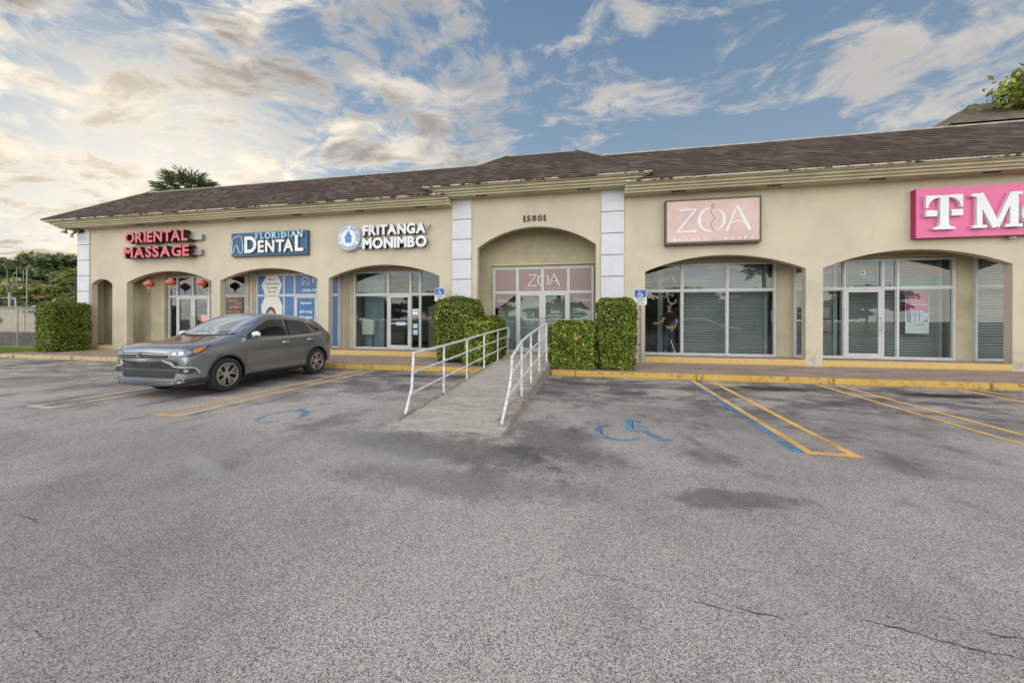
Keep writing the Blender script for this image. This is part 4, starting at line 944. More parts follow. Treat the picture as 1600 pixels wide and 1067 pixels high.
# ================================================================ lanterns, lights
def lantern(x, lab, z=3.08, first=None):
    t = thing('paper_lantern', lab, 'lantern', (x, 13.32, z), 'red lanterns in the left arch')
    b = MB(); n = 24; prof = [(.07+.12*math.sin(math.pi*i/12)**.7 if 0 < i < 12 else .07, -.14+.28*i/12) for i in range(13)]
    vs = []; seg = 32
    for r, h in prof:
        for k_ in range(seg): a = 2*math.pi*k_/seg; rr_ = r*(1+.045*math.cos(16*a)); vs.append((x+rr_*math.cos(a), 13.32+rr_*math.sin(a), z+h))
    b.add(vs, [(i*seg+k_, i*seg+(k_+1) % seg, (i+1)*seg+(k_+1) % seg, (i+1)*seg+k_) for i in range(12) for k_ in range(seg)]); b.build('shade', M['lant'], t, smooth=2.5)
    b = MB(); b.lathe([(0, -.21), (.06, -.21), (.072, -.14), (0, -.14)], (x, 13.32, z), 16); b.lathe([(0, .17), (.05, .17), (.07, .14), (0, .14)], (x, 13.32, z), 16); b.build('gold_cap', M['gold'], t)
    b = MB(); b.tube([(x, 13.32, z+.19), (x, 13.32, z+.42)], .006, 5); b.build('cord', M['black'], t)
    b = MB()
    for k_ in range(7): a = k_*.9; b.tube([(x+.02*math.cos(a), 13.32+.02*math.sin(a), z-.235), (x+.03*math.cos(a), 13.32+.03*math.sin(a), z-.33)], .005, 4)
    b.build('tassel', M['gold'], t); return t
lantern(-19.07, 'leftmost red and gold lantern, hanging in front of the dark wall recess', 3.06)
lantern(-17.86, 'middle red and gold lantern, hanging beside the shop door', 3.11)
lantern(-16.22, 'rightmost red and gold lantern, hanging in front of the OPEN sign', 3.06)
t = thing('lantern', 'dark lantern silhouette hanging behind the second arch', 'lantern', (-15.35, 14.6, 2.98)); b = MB()
b.lathe([(0, -.15), (.08, -.15), (.18, -.05), (.2, 0), (.18, .06), (.08, .15), (0, .15)], (-15.35, 14.5, 2.98), 16); b.build('shade', M['bronze'], t, smooth=True)
b = MB(); b.tube([(-15.35, 14.5, 3.13), (-15.35, 14.5, 3.4)], .006, 5); b.build('cord', M['black'], t)
t = thing('flood_light', 'lit floodlight under the eave at the left corner of the building', 'light', (-23.35, 13.0, 5.55))
b = MB(); b.tube([(-23.3, 12.95, 5.60), (-23.3, 12.95, 5.46)], .035, 8); b.build('stem', M['grey'], t)
b = MB(); b.lathe([(0, .10), (.07, .09), (.11, -.03), (.12, -.06), (.105, -.06)], (-23.32, 12.9, 5.40), 16); b.build('housing', M['grey'], t, smooth=True)
b = MB(); b.lathe([(0, -.085), (.06, -.075), (.103, -.05)], (-23.32, 12.9, 5.40), 16); b.build('lamp_glass', emis('warm_lamp', (1, .55, .18), 3.5), t, smooth=True)
t = thing('security_camera', 'small dark camera bracket on top of the left pilaster', 'camera', (-22.75, 13.1, 5.4))
b = MB(); b.box(-22.95, -22.55, 12.98, 13.14, 5.42, 5.52); b.tube([(-22.9, 13.05, 5.42), (-22.9, 12.9, 5.30), (-22.75, 12.85, 5.28)], .03, 8); b.build('bracket', M['black'], t)
b = MB(); b.tube([(-22.95, 12.95, 5.22), (-22.7, 12.80, 5.20)], .06, 10); b.build('housing', M['grey'], t)

# ================================================================ window graphics and notices
GY = SF-.026
def poster(name, lab, cat, x0, x1, z0, z1, m, y=GY+.008, th=.004):
    t = thing(name, lab, cat, ((x0+x1)/2, y, z0)); b = MB(); b.box(x0, x1, y, y+th, z0, z1); b.build('sheet', m, t); return t
def lines(t, rows, y, mt, bold=.0):
    for s_, x0, x1, z0, z1 in rows: put_text(s_, x0, x1, z0, z1, y-.004, .003, mt, t, 'lettering', bold)
yg = GY+.008
BLU = film('dental_blue_film', (.035, .13, .32), 1); CRM = film('cream_film', (.62, .58, .52), 1); WH = film('white_film', (.72, .74, .76), 1); PINK = film('pink_film', (.75, .30, .30), 1)
ROSE = film('rose_film', (.27, .175, .165), 1)
# massage shop
t = thing('neon_sign', 'white oval OPEN sign in the transom of the leftmost shop', 'sign', (-16.6, yg, 2.7)); b = MB(); stroke(arc(-16.62, 2.80, .40, .15, 0, 360, 30)[:-1], .025, yg, .02, b, closed=True); b.build('oval', M['cream'], t); put_text('OPEN', -16.92, -16.33, 2.72, 2.88, yg-.002, .02, M['cream'], t)
t = poster('paper_notice', 'pinkish notice with text lines on the right door leaf of the leftmost shop', 'notice', -17.18, -16.84, 1.42, 1.72, PINK); lines(t, [('MASSAGE', -17.15, -16.87, 1.63, 1.68), ('OPEN 10 AM', -17.15, -16.87, 1.55, 1.60), ('WALK IN', -17.15, -16.87, 1.47, 1.52)], yg, M['wlet'])
t = poster('window_poster', 'dark red price poster with green edges left of the fluted post', 'poster', -15.88, -14.90, 1.10, 2.47, film('poster_dark_red', (.11, .045, .04), 1))
lines(t, [('MASSAGE', -15.75, -15.25, 2.28, 2.38), ('BODY', -15.35, -15.0, 2.16, 2.26), ('$78/H', -15.62, -15.05, 1.98, 2.11), ('* HOT STONE', -15.8, -15.1, 1.80, 1.88), ('* FOOT SPA', -15.8, -15.0, 1.66, 1.74), ('* SHIATSU', -15.8, -15.1, 1.52, 1.60)], yg, mat('poster_pink', (.72, .35, .28), .6), .02)
b = MB(); b.box(-15.88, -15.80, yg-.003, yg-.0005, 1.12, 2.2); b.box(-14.98, -14.90, yg-.003, yg-.0005, 1.12, 2.2); b.build('border', film('poster_green', (.04, .10, .03), 1), t)
t = thing('potted_plant', 'leafy plant behind the left door leaf of the leftmost shop', 'plant', (-18.0, 14.7, .34)); n = 500
P = rng.normal(size=(n, 3))*[.20, .15, .30]+[-18.0, 14.75, 1.75]; leaves(P, rng.normal(size=(n, 3)), .07, 'foliage', M['leafb'], t)
b = MB(); b.lathe([(0, .34), (.14, .34), (.20, .72), (0, .72)], (-18.0, 14.75, 0), 16); b.tube([(-18, 14.75, .7), (-18, 14.75, 1.5)], .02, 6); b.build('pot', M['wlet'], t)
# dental films: one per light
def filmsheet(name, lab, x0, x1, z0, z1): return poster(name, lab, 'window film', x0, x1, z0, z1, BLU)
t = filmsheet('window_film', 'blue window film with a cream hexagon reading Here is something to smile about', -14.15, -12.87, ZT0+.03, ZT1-.02)
b = MB(); b.prism_y([(-13.98, 2.98), (-13.74, 3.385), (-13.16, 3.385), (-12.95, 2.98), (-13.12, 2.57), (-13.78, 2.57)], yg-.003, yg); b.build('hexagon', CRM, t)
TXT = mat('grey_text', (.10, .10, .12), .7)
lines(t, [('Here is', -13.66, -13.24, 3.18, 3.28), ('something', -13.78, -13.08, 2.98, 3.10), ('to smile', -13.70, -13.18, 2.83, 2.93), ('about!', -13.66, -13.24, 2.66, 2.76)], yg-.003, TXT, .01)
t = filmsheet('window_film', 'blue window film with the head of a smiling dark haired woman', -14.15, -12.87, .41, ZT0-.03)
b = MB(); b.prism_y([(-14.0, 2.1), (-13.80, 2.49), (-13.12, 2.49), (-12.93, 2.1), (-13.0, 1.0), (-13.9, 1.0)], yg-.003, yg); b.build('hexagon', CRM, t)
b = MB(); b.prism_y(arc(-13.50, 1.70, .26, .36, 0, 360, 24)[:-1], yg-.0045, yg-.0031); b.build('hair', film('hair_film', (.045, .03, .025), 1), t)
b = MB(); b.prism_y(arc(-13.50, 1.66, .165, .25, 0, 360, 24)[:-1], yg-.006, yg-.0046); b.build('face', film('skin_film', (.50, .31, .24), 1), t)
b = MB(); [b.prism_y(arc(-13.5+s_*.065, 1.72, .022, .012, 0, 360, 10)[:-1], yg-.0075, yg-.0061) for s_ in (-1, 1)]; stroke(arc(-13.5, 1.60, .06, .05, 200, 340, 8), .015, yg-.0075, .001, b); b.build('features', film('feature_film', (.10, .03, .03), 1), t)
filmsheet('window_film', 'narrow plain blue film in the upper light of the dental shop', -12.80, -12.33, ZT0+.03, ZT1-.02); filmsheet('window_film', 'narrow plain blue film in the lower light of the dental shop', -12.80, -12.33, .41, ZT0-.03)
t = filmsheet('window_film', 'blue transom film with a white tooth and the phone number (305) 25', -12.27, -11.25, ZT0+.03, ZT1-.02)
b = MB(); stroke([((p[0]+14.11)*.62-11.80, (p[1]-4.5)*.50+3.12) for p in tooth], .02, yg-.004, .003, b, closed=True); b.build('tooth_outline', WH, t)
lines(t, [('D', -11.46, -11.34, 3.06, 3.24), ('(305) 25', -11.95, -11.27, 2.66, 2.80)], yg, WH, .02)
filmsheet('window_film', 'blue film right of the dental phone number, beside the arch pier', -11.19, -10.24, ZT0+.03, ZT1-.02); 
t = poster('door_poster', 'blue poster on the dental door reading Special $59 Only for exam xrays', 'poster', -12.18, -11.34, .60, 2.40, BLU, SF-.022)
lines(t, [('Special', -12.03, -11.52, 2.14, 2.27), ('$59 Only', -12.08, -11.45, 1.76, 1.90), ('for exam', -12.07, -11.46, 1.56, 1.69), ('xrays', -11.98, -11.55, 1.33, 1.46)], SF-.0225, WH, .02)
filmsheet('window_film', 'textured blue film strip seen left of the middle arch', -10.63, -10.24, .41, ZT0-.03); filmsheet('window_film', 'blue film behind the pier right of the dental door', -11.19, -10.69, .41, ZT0-.03)
# fritanga stickers, cabinet
t = poster('door_sticker', 'small pale blue sticker across the push bar of the restaurant door', 'sticker', -7.62, -7.22, 1.30, 1.43, film('pale_blue', (.45, .58, .66), 1), SF-.062)
t = poster('window_sticker', 'square red and white sticker beside the restaurant door', 'sticker', -6.95, -6.70, 1.62, 1.95, WH); b = MB(); b.box(-6.93, -6.72, yg-.003, yg-.0005, 1.63, 1.72); b.box(-6.93, -6.72, yg-.003, yg-.0005, 1.86, 1.90); b.build('red_band', film('red_band', (.5, .08, .08), 1), t)
for z, lab in ((1.18, 'upper of two small blue stickers beside the restaurant door'), (.93, 'lower of two small blue stickers beside the restaurant door')):
    t = poster('window_sticker', lab, 'sticker', -6.93, -6.72, z, z+.20, film('sticker_blue', (.20, .33, .48), 1)); b = MB(); b.box(-6.90, -6.75, yg-.003, yg-.0005, z+.04, z+.08); b.box(-6.90, -6.75, yg-.003, yg-.0005, z+.12, z+.16); b.build('lettering', WH, t)
t = thing('cabinet', 'small pale cabinet inside the restaurant window', 'cabinet', (-9.1, 14.45, .34)); b = MB()
b.box(-9.38, -8.85, 14.42, 14.6, .90, 1.52); b.build('body', CRM, t, bevel=.01); b = MB(); b.box(-9.36, -9.30, 14.45, 14.5, .34, .9); b.box(-8.93, -8.87, 14.45, 14.5, .34, .9); b.build('leg', M['intd'], t)
# entrance: rose films, logo, lists
for x0, x1, lab in ((-3.60, -2.78, 'plain rose film in the left transom of the central entrance'), (-.82, -.02, 'plain rose film in the right transom of the central entrance')):
    poster('window_film', lab, 'window film', x0, x1, ZT0+.035, ZT1-.01, ROSE)
t = poster('window_film', 'rose transom film with the thin white ZOA logo over the double door', 'window film', -2.70, -.90, ZT0+.035, ZT1-.01, ROSE)
zoa((-2.35, -2.02, -1.98, -1.58, -1.56, -1.18), 2.78, .42, yg-.005, .003, M['cream'], t, wk=.75); smallcaps(['BEAUTY', 'MEDSPA'], -2.45, -1.12, 2.66, .05, yg-.004, mat('faint_rose_text', (.55, .42, .38), .6), t)
def sidefilm(x0, x1, left, lab, word, wl):
    n = 14; 
    if left: curve = [(x0+(x1-x0)*i/n, 1.95+.42*(i/n)**1.7+.14*i/n) for i in range(n+1)]
    else: curve = [(x0+(x1-x0)*i/n, 2.42-.18*i/n-.40*(i/n)**1.4) for i in range(n+1)]
    t = thing('window_film', lab, 'window film', ((x0+x1)/2, yg, 2)); b = MB(); b.prism_y([(x1, 2.505), (x0, 2.505)]+curve, yg, yg+.004); b.build('sheet', ROSE, t, tri=True)
    lines(t, [word]+wl, yg, mat('window_text_pale', (.52, .52, .50), .6))
sidefilm(-3.60, -2.78, True, 'curved rose film with the word Salon left of the double door', ('Salon', -3.48, -3.13, 2.19, 2.32), [('• Hair', -3.48, -3.28, 1.92, 1.98), ('• Blow out', -3.48, -3.20, 1.80, 1.86), ('• Lashes', -3.48, -3.22, 1.68, 1.74), ('• Waxing', -3.48, -3.18, 1.56, 1.62), ('• Make up and brows', -3.48, -2.85, 1.44, 1.50)])
sidefilm(-.82, -.02, False, 'curved rose film with the word Medspa right of the double door', ('Medspa', -.62, -.06, 2.17, 2.33), [('• Facial Fillers', -.75, -.35, 1.90, 1.96), ('• Hydrafacial', -.75, -.38, 1.78, 1.84), ('• Laser Light', -.75, -.40, 1.66, 1.72), ('• Wellness', -.75, -.42, 1.54, 1.60), ('• IV Vitamin Therapy', -.75, -.15, 1.42, 1.48)])
t = thing('door_lettering', 'pale service list on the right leaf of the entrance door', 'lettering', (-1.33, SF, 1.6)); lines(t, [('Salon', -1.50, -1.18, 1.78, 1.90), ('Manicures & Pedicures', -1.62, -1.08, 1.66, 1.73), ('Facials & Skin', -1.58, -1.12, 1.54, 1.61), ('Botox & Dermal Fillers', -1.66, -1.02, 1.38, 1.45)], SF-.012, mat('door_text', (.55, .57, .55), .6))
t = thing('door_lettering', 'faint opening hours on the left leaf of the entrance door', 'lettering', (-2.27, SF, 1.5)); lines(t, [('MON - SAT', -2.55, -2.1, 1.66, 1.73), ('10 - 7', -2.2, -1.98, 1.50, 1.58), ('9 AM', -2.40, -2.15, 1.38, 1.46)], SF-.012, mat('door_text_faint', (.36, .40, .38), .6))
# medspa window logo and butterfly line
t = thing('window_lettering', 'thin white ZOA BEAUTY MEDSPA decal in the upper left light', 'lettering', (2.2, yg, 2.8)); zoa((1.76, 2.05, 2.10, 2.42, 2.45, 2.78), 2.84, .31, yg, .003, M['wlet'], t, wk=.6); smallcaps(['BEAUTY', 'MEDSPA'], 1.84, 2.84, 2.70, .035, yg, M['wlet'], t)
t = thing('window_decal', 'white outline of a face profile on the glass above the man', 'decal', (2.65, yg, 2.2)); b = MB()
stroke([(2.50, 2.47), (2.48, 2.36), (2.55, 2.27), (2.53, 2.20), (2.60, 2.12), (2.68, 2.06)], .012, yg, .003, b); stroke([(2.52, 2.46), (2.62, 2.38), (2.70, 2.43), (2.68, 2.33)], .012, yg, .003, b); stroke([(2.80, 2.24), (2.76, 2.13), (2.68, 2.10)], .012, yg, .003, b); stroke([(2.62, .86), (2.78, .42)], .016, yg, .003, b); b.build('outline', M['wlet'], t)
# phone shop poster and pink counter
t = poster('window_poster', 'magenta and white poster showing four phones in the phone shop window', 'poster', 9.55, 10.17, 1.14, 2.43, WH, SF+.20)
yp = SF+.20; b = MB(); b.box(9.56, 10.16, yp-.003, yp-.0005, 1.78, 2.42); b.build('magenta_block', film('poster_magenta', (.42, .015, .14), 1), t)
b = MB(); b.box(9.58, 10.14, yp-.005, yp-.0031, 1.50, 1.86); b.build('phone_row', film('poster_navy', (.05, .08, .22), 1), t)
b = MB(); [b.box(9.70+i*.115, 9.785+i*.115, yp-.007, yp-.0052, 1.50, 1.86) for i in range(3)]; b.lathe([(0, 0), (.11, 0), (.11, .002)], (10.06, yp-.009, 1.68), 20, axis='Y'); b.build('phone_shapes', film('poster_lilac', (.42, .46, .60), 1), t)
b = MB(); [b.box(9.73+i*.115, 9.75+i*.115, yp-.009, yp-.0072, 1.74-j*.045, 1.765-j*.045) for i in range(3) for j in range(-1, 2)]; b.build('camera_dots', M['black'], t)
lines(t, [('4 Samsung', 9.60, 9.88, 2.26, 2.32), ('Galaxy S25', 9.60, 9.86, 2.18, 2.24), ('por solo $100/mes', 9.60, 10.02, 2.10, 2.16), ('+ 4 lines ilimitadas', 9.60, 10.12, 2.02, 2.08)], yp, M['wlet'], .02); lines(t, [('Conoce mas', 9.80, 10.05, 1.40, 1.44)], yp, TXT)
t = poster('window_sticker', 'small white sticker high on the phone shop transom', 'sticker', 8.22, 8.34, 2.98, 3.10, WH); b = MB(); b.box(8.25, 8.31, yg-.003, yg-.0005, 3.01, 3.07); b.build('mark', M['black'], t)
t = thing('counter', 'pink topped shelf with an hourglass stand inside the phone shop', 'shelf', (7.2, 14.6, .34)); b = MB(); b.box(6.95, 7.50, 14.32, 14.42, 1.18, 1.24); b.build('shelf_top', film('counter_pink', (.45, .03, .15), 1), t)
b = MB(); b.box(6.75, 6.86, 14.3, 14.42, .5, 2.3); b.build('upright', WH, t); b = MB(); b.lathe([(0, .0), (.10, .0), (.03, .2), (.02, .25), (0, .25)], (6.88, 14.36, 1.22), 14); b.build('hourglass_stand', film('stand_pink', (.60, .03, .20), 1), t)
t = thing('key_panel', 'grey panel box behind the left light of the phone shop', 'box', (7.35, 14.38, 1.6)); b = MB(); b.box(7.05, 7.52, 14.34, 14.40, 1.62, 1.98); b.build('body', mat('panel_grey', (.35, .36, .36), .6), t, bevel=.01); b = MB(); b.lathe([(0, 0), (.02, 0), (.02, .01)], (7.3, 14.333, 1.70), 8, axis='Y'); b.build('knob', M['black'], t)
# ================================================================ the crossover (front = +x in its own frame)
def car_paint(name, col):
    m = bpy.data.materials.new(name); m.use_nodes = True; b = m.node_tree.nodes['Principled BSDF']
    b.inputs['Base Color'].default_value = (*col, 1); b.inputs['Metallic'].default_value = .65; b.inputs['Roughness'].default_value = .26
    b.inputs['Coat Weight'].default_value = 1; b.inputs['Coat Roughness'].default_value = .04
    N = NT(m.node_tree); oc = N.new('ShaderNodeTexCoord').outputs['Object']; z = N.xyz(oc)[2]
    dust = N.math('MULTIPLY', N.ss(z, .75, .25), N.ss(N.noise(oc, 3, 6, .6), .3, .75))
    N.put(b.inputs['Base Color'], N.mix(N.math('MULTIPLY', dust, .35), col, (.22, .20, .18))); N.put(b.inputs['Roughness'], N.math('ADD', .26, N.math('MULTIPLY', dust, .3)))
    return m
CG = mat('car_glass', (.012, .014, .016), .03, spec=.9); CG.node_tree.nodes['Principled BSDF'].inputs['IOR'].default_value = 1.42; CG2 = mat('windscreen_glass', (.55, .60, .64), .05, metal=.62, spec=1); CG2.node_tree.nodes['Principled BSDF'].inputs['IOR'].default_value = 2.6; CH = mat('chrome', (.72, .72, .73), .12, metal=1); TY = mat('tyre', (.028, .027, .027), .8, bump=.2, bscale=60); RM = mat('alloy_rim', (.62, .58, .55), .30, metal=.7); RMD = mat('alloy_dark', (.035, .035, .037), .4, metal=.5)
CL = mat('cladding', (.055, .058, .062), .55); HL = mat('headlight_lens', (.20, .20, .21), .12, metal=.4, coat=1); HLB = mat('headlight_bulb', (.75, .76, .78), .08, metal=.7, coat=1)
AM = mat('amber_lens', (.80, .23, .03), .2, coat=1); TL = mat('tail_lens', (.38, .012, .012), .15, coat=1); SIL = mat('satin_silver', (.72, .72, .73), .3, metal=.25, coat=.6); BK = mat('grille_black', (.012, .012, .013), .45); SEAM = mat('panel_gap', (.02, .02, .022), .8)
ST = [  # x, zb, w, belt, y7, (y8,z8),(y9,z9),(y10,z10), z11
 (-2.15, .48, .70, .90, .64, (.57, .97), (.48, .99), (.25, 1.0), 1.005), (-2.12, .38, .80, 1.0, .73, (.63, 1.06), (.55, 1.09), (.30, 1.11), 1.115),
 (-2.04, .30, .86, 1.07, .785, (0.705, 1.15), (0.630, 1.18), (0.350, 1.205), 1.21), (-1.90, .25, .885, 1.12, .825, (0.690, 1.25), (0.610, 1.305), (0.350, 1.33), 1.335),
 (-1.70, .22, .897, 1.13, .842, (0.685, 1.37), (0.605, 1.43), (0.350, 1.455), 1.46), (-1.35, .21, .905, 1.115, .85, (0.695, 1.465), (0.615, 1.535), (0.350, 1.562), 1.567),
 (-.75, .20, .907, 1.085, .853, (0.705, 1.53), (0.625, 1.61), (0.350, 1.635), 1.64), (-.10, .20, .907, 1.065, .853, (0.710, 1.555), (0.625, 1.635), (0.350, 1.66), 1.665),
 (.28, .20, .907, 1.055, .853, (0.725, 1.51), (0.640, 1.60), (0.350, 1.635), 1.64), (.62, .20, .905, 1.045, .85, (0.760, 1.36), (0.690, 1.43), (0.370, 1.47), 1.475),
 (.98, .20, .904, 1.035, .848, (0.825, 1.15), (0.755, 1.225), (0.410, 1.27), 1.275), (1.16, .20, .902, 1.02, .842, (0.810, 1.085), (0.740, 1.13), (0.410, 1.165), 1.17),
 (1.45, .21, .90, .995, .835, (.765, 1.05), (.68, 1.08), (.36, 1.11), 1.115), (1.72, .22, .895, .965, .825, (.755, 1.02), (.66, 1.05), (.35, 1.07), 1.075),
 (1.98, .23, .888, .95, .82, (.75, 1.0), (.655, 1.03), (.34, 1.05), 1.055), (2.20, .235, .872, .91, .80, (.72, .965), (.63, .99), (.33, 1.01), 1.015),
 (2.30, .24, .85, .86, .78, (.70, .91), (.60, .935), (.32, .95), .955), (2.34, .245, .83, .76, .76, (.68, .80), (.58, .82), (.31, .83), .835), (2.35, .29, .80, .62, .71, (.63, .66), (.53, .67), (.28, .68), .682)]
def make_body(nm, paint_m):
    bm = bmesh.new(); rings = []
    for x, zb, w_, belt, y7, p8, p9, p10, z11 in ST:
        hb = belt-zb
        half = [(0, zb), (w_*.72, zb), (w_*.955, zb+.05), (w_*.995, zb+hb*.20), (w_*.972, zb+hb*.44), (w_*1.0, zb+hb*.74), (w_*.978, belt-.055), (y7+.022, belt-.005), (y7, belt+.028), p8, p9, p10, (0, z11)]
        def px(y):      # plan curvature of nose and tail
            q = (abs(y)/.9)**2.6
            if x > 1.55: return x-(x-1.55)/.78*.21*q
            if x < -1.6: return x+(-1.6-x)/.57*.17*q
            return x
        ring = [bm.verts.new((px(y), y, z)) for y, z in half]+[bm.verts.new((px(y), -y, z)) for y, z in half[-2:0:-1]]
        rings.append(ring)
    n = len(rings[0])
    for i in range(len(rings)-1):
        for j in range(n): bm.faces.new((rings[i][j], rings[i][(j+1) % n], rings[i+1][(j+1) % n], rings[i+1][j]))
    for r_ in (rings[0], rings[-1]):       # caps as quad strips across
        h = n//2
        for j in range(h):
            a, b_, c, d = r_[j], r_[j+1], r_[(n-j-1) % n], r_[(n-j) % n]
            vs = [];  [vs.append(q) for q in (a, b_, c, d) if q not in vs]
            if len(vs) >= 3:
                try: bm.faces.new(vs)
                except ValueError: pass
    bmesh.ops.recalc_face_normals(bm, faces=bm.faces[:])
    cr = bm.edges.layers.float.new('crease_edge')
    for i in range(len(rings)-1):
        for j, v in ((1, .4), (5, .35), (8, .5), (n-1, .4), (n-5, .35), (n-8, .5)): 
            e_ = bm.edges.get((rings[i][j], rings[i+1][j]))
            if e_: e_[cr] = v
    me = bpy.data.meshes.new(nm); bm.to_mesh(me); bm.free()
    o = bpy.data.objects.new(nm, me); COL.objects.link(o); me.materials.append(paint_m); me.materials.append(CL); me.materials.append(BK)
    sb = o.modifiers.new('s', 'SUBSURF'); sb.levels = 2
    cut = MB()
    for ax in (1.335, -1.335):
        for s_ in (-1, 1):
            prof = [(0, .60*s_), (.405, .60*s_), (.405, 1.1*s_), (0, 1.1*s_)]
            seg = 40; c0 = len(cut.v); vs = []
            for h in (.60*s_, 1.1*s_):
                for k_ in range(seg): a = 2*math.pi*k_/seg; vs.append((ax+.405*math.cos(a), h, .345+.405*math.sin(a)))
            cut.add(vs, [tuple(range(seg)), tuple(range(seg, 2*seg))[::-1]]+[(k_, (k_+1) % seg, seg+(k_+1) % seg, seg+k_) for k_ in range(seg)])
    cm = cut.mesh('cut', BK); co = bpy.data.objects.new('cut', cm); COL.objects.link(co)
    bo = o.modifiers.new('b', 'BOOLEAN'); bo.object = co; bo.operation = 'DIFFERENCE'; bo.solver = 'EXACT'
    dg = bpy.context.evaluated_depsgraph_get(); ev = o.evaluated_get(dg); me2 = bpy.data.meshes.new_from_object(ev)
    bpy.data.objects.remove(o); bpy.data.objects.remove(co)
    for p in me2.polygons:
        c = p.center; p.use_smooth = True; p.material_index = 0
        for ax in (1.335, -1.335):
            d = math.hypot(c.x-ax, c.z-.345)
            if d < .42 and abs(c.y) < .895 and (abs(p.normal.y) < .5 or abs(abs(c.y)-.60) < .01) and d < .415 and abs(c.y) > .55:
                p.material_index = 2; p.use_smooth = False
        if c.z < .30: p.material_index = 1 if p.material_index == 0 else p.material_index
    bm = bmesh.new(); bm.from_mesh(me2)
    for e_ in bm.edges:
        if e_.is_manifold and e_.calc_face_angle(0) > .65: e_.smooth = False
    bm.to_mesh(me2); bm.free(); return me2
VIEW = {'side': (Vector((0, 1, 0)), Vector((-1, 0, 0))), 'front': (Vector((1, 0, 0)), Vector((0, 1, 0))), 'rear': (Vector((-1, 0, 0)), Vector((0, -1, 0))),
        'diag': (Vector((1, 1, 0)).normalized(), Vector((-1, 1, 0)).normalized()), 'rdiag': (Vector((-1, 1, 0)).normalized(), Vector((-1, -1, 0)).normalized())}
def patch(bvh, view, poly, off, m, name, parent, mirror=False, step=.07, thick=.0, smooth=True):
    """conforming panel: outline in the view plane, draped on the body"""
    d, a_ = VIEW[view]
    bm = bmesh.new(); f = bm.faces.new([bm.verts.new((p[0], p[1], 0)) for p in poly])
    xs = [p[0] for p in poly]; ys = [p[1] for p in poly]
    for ax, lo, hi in ((0, min(xs), max(xs)), (1, min(ys), max(ys))):
        t_ = lo+step
        while t_ < hi:
            bmesh.ops.bisect_plane(bm, geom=bm.verts[:]+bm.edges[:]+bm.faces[:], plane_co=(t_, 0, 0) if ax == 0 else (0, t_, 0), plane_no=(1, 0, 0) if ax == 0 else (0, 1, 0)); t_ += step
    ok = True
    for v in bm.verts:
        base = a_*v.co.x+Vector((0, 0, v.co.y)); hit = bvh.ray_cast(base+d*5, -d)
        if hit[0] is None: v.co = base+d*1.0; ok = False; v.tag = True
        else: v.co = hit[0]+(hit[1] if hit[1].dot(d) > 0 else -hit[1])*off; v.tag = False
    bad = [v for v in bm.verts if v.tag]
    if bad: bmesh.ops.delete(bm, geom=bad, context='VERTS')
    if mirror:
        for v in bm.verts: v.co.y = -v.co.y
    for f in bm.faces: f.smooth = smooth
    if thick:
        r_ = bmesh.ops.extrude_face_region(bm, geom=bm.faces[:])
        for v in [q for q in r_['geom'] if isinstance(q, bmesh.types.BMVert)]: pass
    bmesh.ops.recalc_face_normals(bm, faces=bm.faces[:])
    me = bpy.data.meshes.new(name); bm.to_mesh(me); bm.free(); me.materials.append(m)
    # point outward
    if len(me.polygons):
        s_ = sum((p.normal.dot(Vector((d.x, -d.y if mirror else d.y, 0)))) for p in me.polygons)
        if s_ < 0: me.flip_normals()
    return link_mesh(name, me, parent)
def strip(pts, wd):      # 2-D ribbon outline of a polyline
    L, Rr = [], []
    for i, p in enumerate(pts):
        a, b_ = pts[max(0, i-1)], pts[min(len(pts)-1, i+1)]; dx, dz = b_[0]-a[0], b_[1]-a[1]; l = math.hypot(dx, dz)
        L.append((p[0]-dz/l*wd/2, p[1]+dx/l*wd/2)); Rr.append((p[0]+dz/l*wd/2, p[1]-dx/l*wd/2))
    return L+Rr[::-1]
